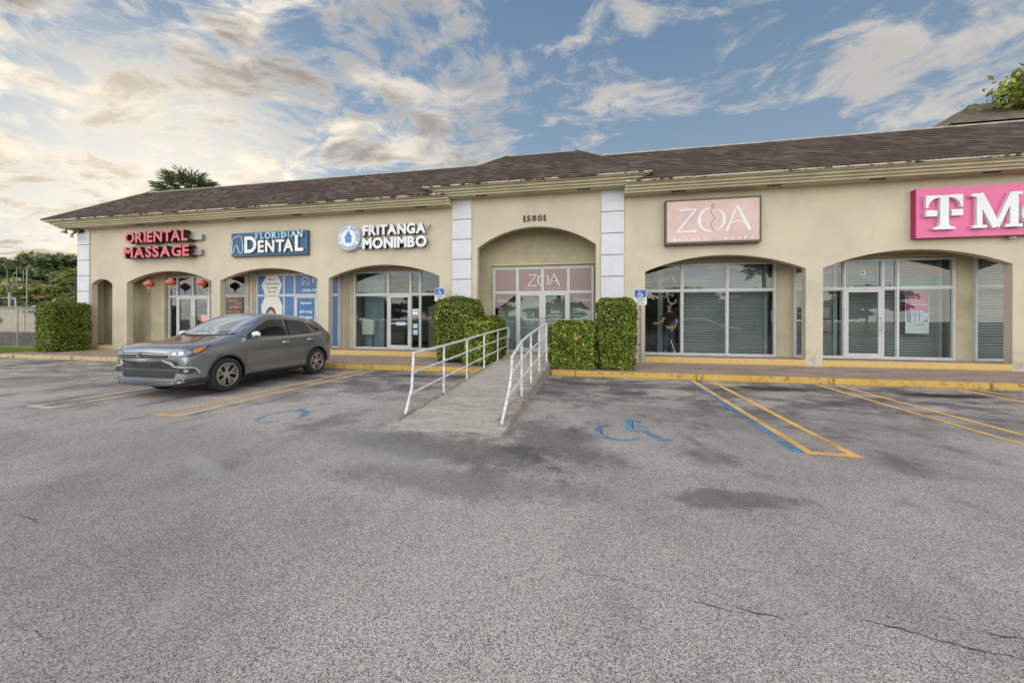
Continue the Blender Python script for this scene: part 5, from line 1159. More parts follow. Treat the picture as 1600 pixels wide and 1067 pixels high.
def wheel(parent, x, y, s_):
    w_ = bpy.data.objects.new('wheel', bpy.data.meshes.new('wheel')); 
    b = MB(); prof = [(.225, -.105), (.30, -.112), (.342, -.10), (.356, -.07), (.360, 0), (.356, .07), (.342, .10), (.30, .112), (.225, .105), (.225, -.105)]
    b.lathe(prof, (x, y, .355), 48, axis='Y'); t_ = link_mesh('wheel', b.mesh('tyre', TY, smooth=True), parent)
    # rim: barrel, face of ten split spokes
    b = MB(); yo = y+s_*.085
    b.lathe([(.232, s_*.005), (.232, s_*.02), (.215, s_*.022), (.212, -s_*.06), (0, -s_*.06)], (x, yo, .355), 40, m=1, axis='Y'); b.lathe([(.236, s_*.0), (.240, s_*.022), (.222, s_*.027), (.214, s_*.012)], (x, yo, .355), 40, axis='Y')
    b.lathe([(0, s_*.012), (.028, s_*.014), (.034, -s_*.002), (.062, -s_*.006), (.066, -s_*.05)], (x, yo, .355), 20, axis='Y')
    def sp(a, r0, r1, w0, w1, h0, h1, da=0):
        ca, sa = math.cos(a), math.sin(a); cb, sb2 = math.cos(a+da), math.sin(a+da)
        def P(r, wv, hy, c_, s2): return (x+r*c_-wv*s2, yo+s_*hy, .355+r*s2+wv*c_)
        vs = [P(r0, -w0, h0, ca, sa), P(r0, w0, h0, ca, sa), P(r1, w1, h1, cb, sb2), P(r1, -w1, h1, cb, sb2), P(r0, -w0*1.2, h0-.03, ca, sa), P(r0, w0*1.2, h0-.03, ca, sa), P(r1, w1*1.2, h1-.02, cb, sb2), P(r1, -w1*1.2, h1-.02, cb, sb2)]
        b.add(vs, [(0, 1, 2, 3), (0, 4, 5, 1), (1, 5, 6, 2), (2, 6, 7, 3), (3, 7, 4, 0)])
    for k_ in range(5):
        a = math.pi/2+k_*2*math.pi/5
        for q in (-1, 1):
            sp(a+q*.13, .05, .12, .013, .011, .0, .006, q*.05); sp(a+q*.18, .115, .222, .010, .009, .006, .016, q*.20); sp(a+q*.17, .115, .222, .008, .007, .006, .016, -q*.055)
    for k_ in range(5):
        a = math.pi/2+k_*2*math.pi/5+math.pi/5; b.lathe([(0, .002*s_), (.006, 0)], (x+.05*math.cos(a), yo-s_*.0, .355+.05*math.sin(a)), 6, axis='Y')
    link_mesh('rim', b.mesh('rim', [RM, RMD], smooth=.5), t_)
def make_car(lab, paint_m, loc, rz, full=True):
    t = thing('parked_car', lab, 'car', loc, None, local=True); t.rotation_euler = (0, 0, rz); t.scale = (1.02, 1.02, 1.02)
    me = make_body('body', paint_m); body = link_mesh('body', me, t)
    bm = bmesh.new(); bm.from_mesh(me); bvh = BVHTree.FromBMesh(bm); bm.free()
    for ax in (1.335, -1.335):
        for s_ in (-1, 1): wheel(t, ax, s_*.775, s_)
    S = lambda pts: [(-x, z) for x, z in pts]       # side view: a = -x
    for mir in (False, True):
        # arch lips
        for ax in (1.335, -1.335):
            pts = [(ax+.425*math.cos(R(a)), .345+.425*math.sin(R(a))) for a in range(-12, 193, 8)]
            patch(bvh, 'side', S(strip(pts, .035)), .006, CL, 'arch_trim', t, mir, .3)
        G_ = [('window', [(.86, 1.13), (.76, 1.20), (.52, 1.33), (.22, 1.475), (.0, 1.505), (-.26, 1.505), (-.30, 1.125)]), ('window', [(-.41, 1.13), (-.38, 1.50), (-.75, 1.485), (-1.02, 1.44), (-1.20, 1.17), (-1.12, 1.15)]), ('quarter_window', [(-1.26, 1.18), (-1.08, 1.42), (-1.20, 1.39), (-1.34, 1.33), (-1.50, 1.235), (-1.48, 1.205)])]
        for nm, p_ in G_:
            patch(bvh, 'side', S(p_), .005, CG, nm, t, mir, .09)
        patch(bvh, 'side', S(strip([(.96, 1.115), (.5, 1.105), (-.3, 1.113), (-1.15, 1.14), (-1.54, 1.185), (-1.62, 1.23)], .018)), .010, CL, 'belt_trim', t, mir, .3)
        patch(bvh, 'side', S(strip([(-.345, 1.51), (-.355, 1.12)], .07)), .007, BK, 'door_pillar', t, mir, .2)
        # door gaps
        for p_ in ([(.98, 1.08), (.93, .80), (.90, .55), (.84, .40), (.80, .335)], [(-.355, 1.1), (-.37, .7), (-.37, .335)], [(-1.24, 1.14), (-1.24, 1.0), (-1.06, .82), (-.93, .62), (-.88, .45), (-.86, .335)], [(.80, .335), (0, .33), (-.86, .335)], [(1.62, .66), (1.55, .76), (1.5, .80)]):
            patch(bvh, 'side', S(strip(p_, .010)), .0025, SEAM, 'door_gap', t, mir, .25)
        patch(bvh, 'side', S([(.88, .30), (-.90, .30), (-.90, .225), (.88, .225)]), .012, CL, 'sill_trim', t, mir, .3)
        for xh in (-.20, -1.05):
            sgn = -1 if mir else 1
            b = MB(); zz = .945 if xh > -.5 else .975; yy = .905*sgn
            b.tube([(xh-.10, yy-.01*sgn, zz), (xh-.07, yy+.035*sgn, zz+.004), (xh+.07, yy+.035*sgn, zz+.006), (xh+.10, yy-.01*sgn, zz+.004)], .016, 8); b.build('door_handle', RM, t, smooth=True)
        sgn = -1 if mir else 1
        # mirror
        bmm = bmesh.new(); bmesh.ops.create_uvsphere(bmm, u_segments=20, v_segments=12, radius=1)
        for v in bmm.verts:
            v.co.x = v.co.x*.075 if v.co.x > 0 else v.co.x*.045; v.co.y *= .13; v.co.z *= .088; v.co = v.co+Vector((.76, 1.0*sgn, 1.165))
        for f in bmm.faces: f.smooth = True
        mm_ = bpy.data.meshes.new('mirror'); bmm.to_mesh(mm_); bmm.free(); mm_.materials.append(CH); mr = link_mesh('wing_mirror', mm_, t)
        b = MB(); b.tube([(.78, .86*sgn, 1.11), (.77, .95*sgn, 1.115)], .03, 8); b.build('mirror_arm', BK, mr, smooth=True)
        # headlight and lamp details in the diagonal view (a = (y-x)/sqrt2)
        hp = [(-1.260, 0.860), (-1.190, 0.820), (-1.040, 0.800), (-0.860, 0.820), (-0.720, 0.885), (-0.620, 0.980), (-0.700, 0.970), (-0.860, 0.940), (-1.040, 0.910), (-1.180, 0.890)]
        hl = patch(bvh, 'diag', hp, .010, HL, 'headlight', t, mir, .05)
        for cx_, cz_, r_ in ((-1.10, .853, .030), (-1.0, .857, .036), (-.89, .870, .03)): patch(bvh, 'diag', [(cx_+r_*math.cos(R(a)), cz_+r_*.85*math.sin(R(a))) for a in range(0, 360, 30)], .016, HLB, 'bulb', hl, mir, .3)
        patch(bvh, 'diag', [(-0.850, 0.885), (-0.800, 0.840), (-0.730, 0.885), (-0.650, 0.960), (-0.720, 0.953), (-0.820, 0.927)], .016, AM, 'indicator', hl, mir, .05)
        patch(bvh, 'diag', strip([(-1.270, 0.855), (-1.180, 0.807), (-1.040, 0.788), (-0.860, 0.807), (-0.715, 0.875), (-0.610, 0.985)], .014), .013, BK, 'lamp_edge', hl, mir, .06)
        # fog lamp pocket, chrome blade
        patch(bvh, 'diag', [(-1.15, 0.585), (-.82, 0.585), (-.73, 0.485), (-.86, 0.470), (-1.12, 0.485)], .006, CL, 'fog_pocket', t, mir, .06)
        fg = patch(bvh, 'diag', [(-.895, .56), (-1.02, .56), (-1.03, .50), (-.88, .495)], .012, BK, 'fog_surround', t, mir, .06)
        patch(bvh, 'diag', [(-.93+.036*math.cos(R(a)), .528+.028*math.sin(R(a))) for a in range(0, 360, 30)], .018, HLB, 'fog_lamp', fg, mir, .3)
        patch(bvh, 'diag', [(-1.30, .75), (-1.15, .715), (-1.10, .66), (-1.13, .625), (-1.17, .655), (-1.26, .71)], .016, SIL, 'chrome_blade', t, mir, .05)
        patch(bvh, 'diag', strip([(-1.13, .625), (-.98, .60), (-.85, .585), (-.80, .565), (-.74, .46)], .022), .018, SIL, 'chrome_blade', t, mir, .05)
        # tail lamp
        patch(bvh, 'side', S([(-1.76, 1.08), (-1.86, 1.14), (-1.98, 1.15), (-2.08, 1.06), (-2.04, .97), (-1.90, .99)]), .009, TL, 'tail_lamp', t, mir, .06)
        patch(bvh, 'rdiag', [(1.0, 1.07), (1.15, 1.12), (1.28, 1.09), (1.24, .99), (1.05, .98)], .009, TL, 'tail_lamp', t, mir, .06)
    # glass front and rear
    patch(bvh, 'front', [(-.81, 1.175), (-.35, 1.165), (0, 1.16), (.35, 1.165), (.81, 1.175), (.735, 1.37), (.635, 1.55), (.3, 1.595), (0, 1.60), (-.3, 1.595), (-.635, 1.55), (-.735, 1.37)], .004, CG2, 'windscreen', t, False, .09)
    patch(bvh, 'front', [(-.72, 1.175), (0, 1.14), (.72, 1.175), (.735, 1.205), (0, 1.175), (-.735, 1.205)], .006, BK, 'cowl', t, False, .12)
    patch(bvh, 'rear', [(-.60, 1.16), (.60, 1.16), (.54, 1.44), (0, 1.47), (-.54, 1.44)], .004, CG, 'rear_window', t, False, .09)
    # wipers
    for y0 in (-.55, .05): b = MB(); b.tube([(1.14, y0, 1.175), (1.06, y0+.35, 1.235), (1.04, y0+.60, 1.245)], .009, 5); b.build('wiper', BK, t)
    # nose
    gr = patch(bvh, 'front', [(-.58, .775), (-.53, .86), (0, .885), (.53, .86), (.58, .785), (.48, .765), (0, .76), (-.48, .755)], .006, BK, 'upper_grille', t, False, .07)
    for z_ in (.782, .812, .842): patch(bvh, 'front', strip([(-.54, z_-.004), (0, z_+.012), (.54, z_-.004)], .008), .014, RM if z_ == .842 else CL, 'grille_bar', gr, False, .08)
    b = MB()      # three-diamond emblem
    hit = bvh.ray_cast(Vector((5, 0, .82)), Vector((-1, 0, 0)))[0]; xe = (hit.x if hit else 2.17)+.035
    for a in (90, 210, 330):
        r_ = .062; ca, sa = math.cos(R(a)), math.sin(R(a)); pa = (r_*ca, r_*sa); c1 = (r_*.5*ca-r_*.29*sa, r_*.5*sa+r_*.29*ca); c2 = (r_*.5*ca+r_*.29*sa, r_*.5*sa-r_*.29*ca)
        q = [(0, 0), c1, pa, c2]; b.add([(xe, y_, .82+z_) for y_, z_ in q]+[(xe-.02, y_, .82+z_) for y_, z_ in q], [(0, 1, 2, 3), (7, 6, 5, 4), (0, 4, 5, 1), (1, 5, 6, 2), (2, 6, 7, 3), (3, 7, 4, 0)])
    b.build('emblem', CH, t)
    patch(bvh, 'front', [(-.72, .70), (.72, .70), (.70, .60), (.66, .55), (-.66, .55), (-.70, .60)], .007, mat('grille_panel', (.04, .04, .043), .35, coat=.6), 'bumper_panel', t, False, .07)
    lg = patch(bvh, 'front', [(-.68, .535), (.68, .535), (.60, .385), (-.60, .385)], .006, BK, 'lower_grille', t, False, .07)
    for z_ in (.42, .46, .50): patch(bvh, 'front', strip([(-.62, z_), (.62, z_)], .010), .014, CL, 'grille_bar', lg, False, .08)
    for y_ in (-.4, -.13, .13, .4): patch(bvh, 'front', strip([(y_, .39), (y_, .53)], .009), .012, CL, 'grille_bar', lg, False, .08)
    patch(bvh, 'front', [(-.72, .355), (-.60, .372), (.60, .372), (.72, .355), (.66, .318), (-.66, .318)], .012, mat('skid_silver', (.14, .14, .145), .5, metal=.3), 'skid_plate', t, False, .07)
    for mir in (False, True): patch(bvh, 'diag', [(-1.10, .37), (-.62, .375), (-.50, .33), (-.52, .285), (-1.12, .29)], .010, CL, 'lower_lip', t, mir, .06)
    return t
make_car('grey crossover parked nose out in the bay before the dental shop', car_paint('car_grey', (.30, .305, .315)), (-8.50, 8.17, 0), R(-90))
make_car('white crossover parked off to the right, seen only mirrored in the shop glass', car_paint('car_white', (.62, .62, .62)), (7.6, -1.4, 0), R(20))

# ================================================================ the man inside the glass
def skin(name, verts, edges, radii, m, parent, root=0, sub=2):
    me = bpy.data.meshes.new(name); me.from_pydata(verts, edges, []); o = bpy.data.objects.new(name, me); COL.objects.link(o)
    md = o.modifiers.new('k', 'SKIN'); md.use_smooth_shade = True
    for i, r_ in enumerate(radii):
        sv = me.skin_vertices[0].data[i]; sv.radius = (r_, r_) if not isinstance(r_, tuple) else r_; sv.use_root = (i == root)
    s2 = o.modifiers.new('s', 'SUBSURF'); s2.levels = sub
    dg = bpy.context.evaluated_depsgraph_get(); m2 = bpy.data.meshes.new_from_object(o.evaluated_get(dg)); bpy.data.objects.remove(o)
    m2.materials.clear(); m2.materials.append(m)
    for p in m2.polygons: p.use_smooth = True
    return link_mesh(name, m2, parent)
PX, PY, PZ = 2.66, 14.50, .345
t = thing('person', 'man in a black t-shirt and dark jeans standing behind the glass, one hand reaching out', 'person', (PX, PY, PZ))
SK = mat('skin', (.48, .28, .20), .55); TS = mat('black_tshirt', (.012, .013, .016), .85, bump=.3, bscale=12); JN = mat('dark_jeans', (.035, .05, .085), .85, var=.3, bump=.3, bscale=20); HR = mat('dark_hair', (.025, .018, .014), .7); SHO = mat('black_shoe', (.03, .03, .032), .5)
def W3(p): return (PX+p[0], PY+p[1], PZ+p[2])
V = []; E_ = []; Rd = []
def vtx(p, r_, par=None):
    V.append(W3(p)); Rd.append(r_); i = len(V)-1
    if par is not None: E_.append((par, i))
    return i
pel = vtx((0, 0, .95), (.13, .10)); wst = vtx((0, 0, 1.10), (.125, .10), pel); ch = vtx((.01, -.01, 1.30), (.16, .115), wst); sh = vtx((.01, 0, 1.43), (.12, .09), ch); nk = vtx((.0, -.01, 1.50), .055, sh)
hd0 = vtx((-.015, -.02, 1.575), .062, nk); hd1 = vtx((-.02, -.02, 1.65), (.078, .092), hd0); hd2 = vtx((-.01, -.01, 1.73), (.07, .085), hd1)
fingers_at = []
def hand(par, base, dirv, side, curl):
    d = Vector(dirv).normalized(); u = Vector(side).normalized(); nrm = d.cross(u)
    w_ = vtx(base, .026, par); pm = vtx(tuple(Vector(base)+d*.05), (.034, .018), w_)
    for k_, (off, ln) in enumerate(((-.030, .068), (-.010, .078), (.010, .074), (.029, .058))):
        k0 = vtx(tuple(Vector(base)+d*.088+u*off), .0095, pm); k1 = vtx(tuple(Vector(base)+d*(.088+ln*.5)+u*off*1.15+nrm*curl*.4*ln), .0085, k0); vtx(tuple(Vector(base)+d*(.088+ln*.9)+u*off*1.2+nrm*curl*ln), .0075, k1)
    t0 = vtx(tuple(Vector(base)+d*.035+u*-.035+nrm*.01), .012, w_); vtx(tuple(Vector(base)+d*.075+u*-.062+nrm*.022), .009, t0)
# far arm reaches left towards the glass, near arm bent with the hand before the belt
a0 = vtx((-.15, -.03, 1.41), .062, sh); a1 = vtx((-.24, -.10, 1.17), .045, a0); a2 = vtx((-.40, -.20, 1.08), .034, a1); hand(a2, (-.45, -.235, 1.07), (-1, -.5, .12), (0, .4, 1), .2)
b0 = vtx((.17, -.02, 1.41), .064, sh); b1 = vtx((.235, -.03, 1.13), .047, b0); b2 = vtx((.13, -.16, .92), .036, b1); hand(b2, (.10, -.18, .885), (-.55, -.35, -.6), (.5, -.8, 0), .35)
for s_, fx in ((-1, -.03), (1, .02)):
    h = vtx((s_*.085, 0, .88), .088, pel); k_ = vtx((s_*.095+fx*.5, -.02, .50), .062, h); an = vtx((s_*.10+fx, .02, .09), .042, k_); ft = vtx((s_*.10+fx-.06, -.10, .035), .034, an)
skin('body', V, E_, Rd, SK, t)
def shell(name, pts, edges, radii, m): return skin(name, [W3(p) for p in pts], edges, radii, m, t)
shell('tshirt', [(0, 0, .93), (0, 0, 1.10), (.01, -.01, 1.30), (.01, 0, 1.43), (-.15, -.03, 1.41), (-.205, -.07, 1.25), (.17, -.02, 1.41), (.215, -.03, 1.23), (.01, -.005, 1.475)], [(0, 1), (1, 2), (2, 3), (3, 4), (4, 5), (3, 6), (6, 7), (3, 8)], [(.155, .125), (.15, .122), (.18, .135), (.14, .105), .082, .070, .084, .072, .068], TS)
shell('jeans', [(0, 0, .97), (-.085, 0, .86), (-.11, -.02, .50), (-.13, .02, .10), (.085, 0, .86), (.105, -.02, .50), (.12, .02, .10)], [(0, 1), (1, 2), (2, 3), (0, 4), (4, 5), (5, 6)], [(.145, .12), .105, .080, .065, .105, .080, .065], JN)
for s_, fx in ((-1, -.03), (1, .02)): shell('shoe', [(s_*.10+fx+.01, .04, .045), (s_*.10+fx-.03, -.04, .045), (s_*.10+fx-.07, -.13, .035)], [(0, 1), (1, 2)], [.045, .048, .040], SHO)
shell('hair', [(.0, .01, 1.755), (.012, .035, 1.70), (.015, .05, 1.645)], [(0, 1), (1, 2)], [(.072, .085), (.078, .080), (.06, .055)], HR)
b = MB()      # face: eyes, nose, mouth, ears; the head is turned to the left
hx, hy, hz = PX-.02, PY-.02, PZ+1.645
def ell(c, r_, seg=8):
    bm2 = bmesh.new(); bmesh.ops.create_uvsphere(bm2, u_segments=seg, v_segments=seg-2, radius=1); vs = [(c[0]+v.co.x*r_[0], c[1]+v.co.y*r_[1], c[2]+v.co.z*r_[2]) for v in bm2.verts]; fs = [tuple(v.index for v in f.verts) for f in bm2.faces]; bm2.free(); return vs, fs
for c, r_ in (((hx-.035, hy-.082, hz-.005), (.012, .022, .028)), ((hx+.065, hy-.0, hz-.01), (.012, .022, .032))): b.add(*ell(c, r_))
b.build('nose_and_ear', SK, t, smooth=True)
b = MB()
for c, r_ in (((hx-.058, hy-.062, hz+.022), (.012, .008, .007)), ((hx-.005, hy-.085, hz+.022), (.012, .008, .007)), ((hx-.032, hy-.078, hz-.055), (.024, .008, .006))): b.add(*ell(c, r_))
b.build('eyes_and_mouth', HR, t, smooth=True)

# ================================================================ trees
def crown(P0, rad, n, size, mats, frac, parent, k=26, flat=.7, name='crown', jitter=.9):
    c = np.array(P0); rad = np.array(rad); cl = rng.normal(size=(k, 3)); cl /= np.linalg.norm(cl, axis=1)[:, None]; cl *= (rng.random(k)**.5)[:, None]*.82; cl[:, 2] = np.where(cl[:, 2] < -.35, cl[:, 2]*.5, cl[:, 2])
    cr_ = rng.uniform(.20, .42, k); w_ = cr_**2; idx = rng.choice(k, n, p=w_/w_.sum()); d = rng.normal(size=(n, 3)); d /= np.linalg.norm(d, axis=1)[:, None]
    d[:, 2] = np.where(d[:, 2] < -.2, d[:, 2]*.4, d[:, 2])
    P = cl[idx]+d*(cr_[idx]*(.55+.5*rng.random(n)))[:, None]*np.array([1, 1, flat])
    P = c+P*rad; tone = rng.random(k); q = np.clip(tone[idx]+rng.normal(0, .12, n), 0, .999); cum = np.cumsum(frac); mi = np.searchsorted(cum, q*cum[-1]); mi = np.clip(mi, 0, len(mats)-1)
    leaves(P, d, size, name, [M[m_] for m_ in mats], parent, jitter, mi); return [tuple(c+cl[i]*rad) for i in range(k)]
def tree(name, lab, x, y, h, rad, n, size, mats, frac, group, tr=.16, k=26, flat=.7, base=0):
    t = thing(name, lab, 'tree', (x, y, base), group); cz = base+h-rad[2]*.95
    cs = crown((x, y, cz), rad, n, size, mats, frac, t, k, flat)
    b = MB(); z0 = base; b.tube([(x, y, z0-.1), (x+.1, y, z0+(cz-z0)*.5), (x, y, cz)], tr, 8, r2=tr*.5)
    for c in cs[:9]: b.tube([(x+.05, y, z0+(cz-z0)*.7), tuple((np.array(c)+np.array([x, y, cz]))/2), c], tr*.35, 5, r2=.03)
    b.build('trunk', M['bark'], t, smooth=True); return t
bgp = 'trees beyond the service enclosure'
TR = [('broadleaf_tree', 'dark tree at the far left edge, tallest of the tree line', -61, 27, 8.3, (6, 5, 3.4), 10000, .26, ['tleaf', 'tleaf2'], (.85, .15), .5), ('broadleaf_tree', 'dark layered tree second from the left edge of the tree line', -56.0, 28, 8.5, (5.2, 4, 3.4), 10000, .24, ['tleaf', 'tleaf2', 'tleaf3'], (.75, .15, .1), .55),
      ('broadleaf_tree', 'dark tree in the middle of the tree line behind the mast', -51.5, 29, 8.2, (4.8, 4, 3.3), 9000, .24, ['tleaf', 'tleaf3', 'tleaf2'], (.7, .15, .15), .5), ('broadleaf_tree', 'dark green tree right beside the white corner pilaster', -46.4, 28.5, 7.6, (3.8, 3.5, 3.4), 8500, .22, ['tleaf', 'tleaf2'], (.75, .25), .6),
      ('broadleaf_tree', 'olive green spreading tree low at the left edge, above the enclosure', -49.5, 20, 5.2, (4.2, 3, 1.9), 8000, .17, ['tleaf2', 'tleaf3', 'leafb'], (.72, .13, .15), .55), ('broadleaf_tree', 'olive tree with tan leaf clumps, left of the corner pilaster', -40.8, 20.5, 4.65, (3.3, 2.6, 1.75), 7500, .15, ['tleaf2', 'tleaf3', 'leafb'], (.55, .30, .15), .55),
      ('broadleaf_tree', 'low dark shrubby tree behind the white roof panels', -41.5, 18.5, 3.3, (5, 1.8, 1.2), 5000, .14, ['tleaf', 'tleaf2'], (.7, .3), .6)]
for nm, lab, x, y, h, rad, n, sz, ms, fr, fl in TR: tree(nm, lab, x, y, h, rad, n, sz, ms, fr, bgp, .22, 40, fl)
t = thing('palm_tree', 'small feathery palm in the dark trees near the corner pilaster', 'palm', (-41.2, 23.5, 0)); b = MB(); b.tube([(-41.2, 23.5, 0), (-41.1, 23.5, 5.2)], .12, 8); b.build('trunk', M['bark'], t)
def frond(c, a, el, L, nl, lw, droop, fan=False):
    P = []; out = []
    d = np.array([math.cos(a)*math.cos(el), math.sin(a)*math.cos(el), math.sin(el)]); pts = [np.array(c)+d*L*s_+np.array([0, 0, -droop*L*s_*s_]) for s_ in np.linspace(0, 1, 8)]
    side = np.cross(d, [0, 0, 1]); side /= np.linalg.norm(side)
    for i in range(nl):
        s_ = .12+.88*i/nl; p = pts[0]*0+np.array([np.interp(s_, np.linspace(0, 1, 8), [q[j] for q in pts]) for j in range(3)]); ln = lw*math.sin(math.pi*min(1, .25+.72*s_))
        for sg in (-1, 1): out.append((p, p+side*sg*ln+d*ln*.45+np.array([0, 0, -.25*ln])))
    return out, pts
def blades(segs, wd, name, m, parent):
    V_ = []; F_ = []
    for a, b_ in segs:
        d = b_-a; u = np.cross(d, rng.normal(size=3)); u = u/(np.linalg.norm(u)+1e-9)*wd; i = len(V_); V_ += [tuple(a-u*.6), tuple(a+(b_-a)*.5-u), tuple(b_), tuple(a+(b_-a)*.5+u), tuple(a+u*.6)]; F_.append((i, i+1, i+2, i+3, i+4))
    me = bpy.data.meshes.new(name); me.from_pydata(V_, [], F_); me.materials.append(m); return link_mesh(name, me, parent)
seg = []
for i in range(22): s_, _ = frond((-41.1, 23.5, 5.2), i*2.4, .9-.07*i, 1.7, 18, .5, .55); seg += s_
blades(seg, .03, 'fronds', M['tleaf2'], t)
def fan_palm(name, lab, x, y, z, r_, nf, trunk=True, wd=.03, seed=1, group=None):
    """cabbage palm: round head of fan leaves"""
    t = thing(name, lab, 'palm', (x, y, 0), group); seg = []; rg = np.random.default_rng(seed); pet = MB()
    for i in range(nf):
        a = i*2.39996; el = 1.35-2.0*(i/nf)**.9+rg.normal(0, .08); d = np.array([math.cos(a)*math.cos(el), math.sin(a)*math.cos(el), math.sin(el)]); L = r_*(.50+.10*rg.random())
        hub = np.array([x, y, z])+d*L; pet.tube([(x, y, z), tuple(hub)], .018, 4)
        up_ = np.cross(d, np.array([-math.sin(a), math.cos(a), 0])); sd_ = np.cross(up_, d); sd_ /= np.linalg.norm(sd_)
        for j in range(17):
            ph = -1.45+2.9*j/16; dd = d*math.cos(ph)+sd_*math.sin(ph)+rg.normal(0, .04, 3); ln = r_*.50*(1-.15*abs(ph)/1.45); mid = hub+dd*ln*.6; seg.append((hub, mid+np.array([0, 0, -.0]))); seg.append((hub+dd*ln*.45, hub+dd*ln+np.array([0, 0, -.22*ln])))
    blades(seg, wd, 'fan_leaves', M['palm'], t); pet.build('leaf_stalk', M['palm'], t)
    b = MB(); b.tube([(x, y, -.1), (x+.1, y, z*.5), (x, y, z)], .20, 10, r2=.16); b.build('trunk', M['bark'], t, smooth=True); return t
fan_palm('palm_tree', 'fan palm whose head rises behind the roof ridge', -27.9, 22, 10.0, 2.35, 54, wd=.04)
# branch of a tree at the upper right, behind the far building
t = thing('broadleaf_tree', 'sparse leafy tree overhanging the roofs in the upper right corner', 'tree', (21.5, 18.5, 0)); b = MB()
b.tube([(21.5, 18.5, 0), (21.2, 18.5, 6), (20.5, 18.4, 10.3)], .3, 8, r2=.12); br = []
for i in range(26):
    a = rng.uniform(2.2, 4.1); e0 = np.array([20.3+rng.uniform(-.4, .3), 18.4, rng.uniform(9.9, 10.6)]); L = rng.uniform(2.5, 5.1); e1 = e0+np.array([-abs(math.cos(a))*L, math.sin(a)*L*.5, rng.uniform(-.2, .30)*L]); e1[2] = min(e1[2], 11.0); b.tube([tuple(e0), tuple((e0+e1)/2+[0, 0, .15]), tuple(e1)], .035, 5, r2=.01); br += [e0+(e1-e0)*s_+rng.normal(0, .24, 3) for s_ in rng.random(300)]
for i in range(20):
    e0 = np.array([20.6, 18.4, 10.6]); e1 = e0+rng.normal(size=3)*[1.4, 1.4, .8]+[1.3, 0, 1.4]; br += [e0+(e1-e0)*s_+rng.normal(0, .3, 3) for s_ in rng.random(90)]
for cx_, cz_, r_ in ((15.6, 10.35, .35), (16.1, 10.75, .45), (16.6, 10.3, .5), (16.4, 10.95, .35), (17.3, 10.9, .6), (17.2, 10.2, .5), (18.2, 10.8, .8)):
    b.tube([(20.3, 18.4, 10.2), ((20.3+cx_)/2, 18.45, cz_+.1), (cx_, 18.4, cz_)], .04, 5, r2=.015)
    for q in range(170): br.append(np.array([cx_, 18.4, cz_])+rng.normal(size=3)*r_*np.array([.55, .55, .42]))
b.build('trunk', M['bark'], t); br = np.array(br); leaves(br, rng.normal(size=br.shape), .105, 'crown', [M['tleaf2'], M['leafb']], t, 1, (rng.random(len(br)) < .3).astype(int))

# ================================================================ background buildings and the enclosure
kb = 20/26.
t = thing('rear_building', 'taller building with a brown hipped roof behind the right end of the plaza', 'building', (22, 22, 0))
b = MB(); zt, zr = 9.15, 10.72; RX0 = 13.2; RY = 20.0
P1, P2, P3, P4 = (RX0, 17.6, 8.95), (34, 17.6, 8.95), (34, 30, 8.95), (RX0, 30, 8.95); R1, R2 = (15.78, 20.2, 10.74), (31, 20.2, 10.74)
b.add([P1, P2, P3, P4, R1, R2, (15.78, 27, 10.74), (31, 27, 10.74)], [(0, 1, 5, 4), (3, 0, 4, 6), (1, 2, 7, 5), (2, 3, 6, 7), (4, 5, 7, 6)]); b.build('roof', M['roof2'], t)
b = MB(); b.box(RX0+.6, 33.4, 18.2, 29.4, 0, 8.94); b.build('wall', M['wall'], t)
b = MB(); b.tube([R1, R2], .04, 6); b.tube([P1, R1], .04, 6); b.build('ridge_cap', M['cap_dark'], t)
b = MB(); b.prism_y([(16.1, 8.5), (17.6, 10.05), (19.1, 8.5)], 17.3, 17.6); b.build('gable', M['cornice'], t)
t = thing('roof_vent', 'small white vent pipe on the ridge near the rear roof', 'vent', (13.7, 16.2, 7.6)); b = MB(); b.tube([(13.95, 16.2, 7.5), (13.95, 16.2, 8.12)], .07, 10); b.box(13.8, 14.02, 16.1, 16.3, 8.10, 8.16); b.build('pipe', M['white'], t)

t = thing('service_enclosure', 'beige utility enclosure on a dark block base at the far left', 'enclosure', (-31, 14.6, 0))
b = MB(); b.box(-36, -29.2, 14.6, 17.5, .82, 2.10); b.box(-29.19, -26.6, 14.62, 17.4, .82, 2.06); b.build('wall', mat('enclosure_beige', (.60, .50, .40), .8, var=.15), t)
b = MB(); b.box(-36.1, -29.15, 14.5, 17.6, 2.10, 2.17); b.box(-29.14, -26.5, 14.52, 17.5, 2.06, 2.12); b.build('coping', mat('enclosure_cap', (.24, .21, .17), .8), t)
b = MB()
e = random.Random(2)
for r_ in range(4):
    x = -36-(r_ % 2)*.2
    while x < -26.5: b.box(x, x+.385, 14.45+e.uniform(-.015, .015), 14.62, .10+r_*.18, .27+r_*.18); x += .40
b.build('block_base', mat('dark_block', (.15, .13, .125), .9, var=.4, vscale=4), t)
put_text('TK', -29.4, -29.15, 1.82, 1.94, 14.575, .01, M['grey'], t, 'lettering', .02); put_text('4886', -29.02, -28.45, 1.80, 1.95, 14.595, .01, mat('blue_number', (.10, .20, .34), .6), t, 'lettering', .03)
b = MB(); b.box(-31.65, -31.3, 14.5, 14.6, 1.75, 2.0); b.build('meter_box', M['grey'], t, bevel=.01); b = MB(); b.lathe([(0, 0), (.12, 0), (.14, .03), (.14, .1)], (-30.95, 14.5, 1.45), 16, axis='Y'); b.build('round_meter', M['grey'], t)
t = thing('chain_link_fence', 'chain link fence in front of the beige enclosure', 'fence', (-31, 14.2, 0)); b = MB()
z0, z1 = .15, 1.98; stp = .16; Xa, Xb = -34.5, -26.2; H = z1-z0; i = 0; x = Xa-H
wr = .0055
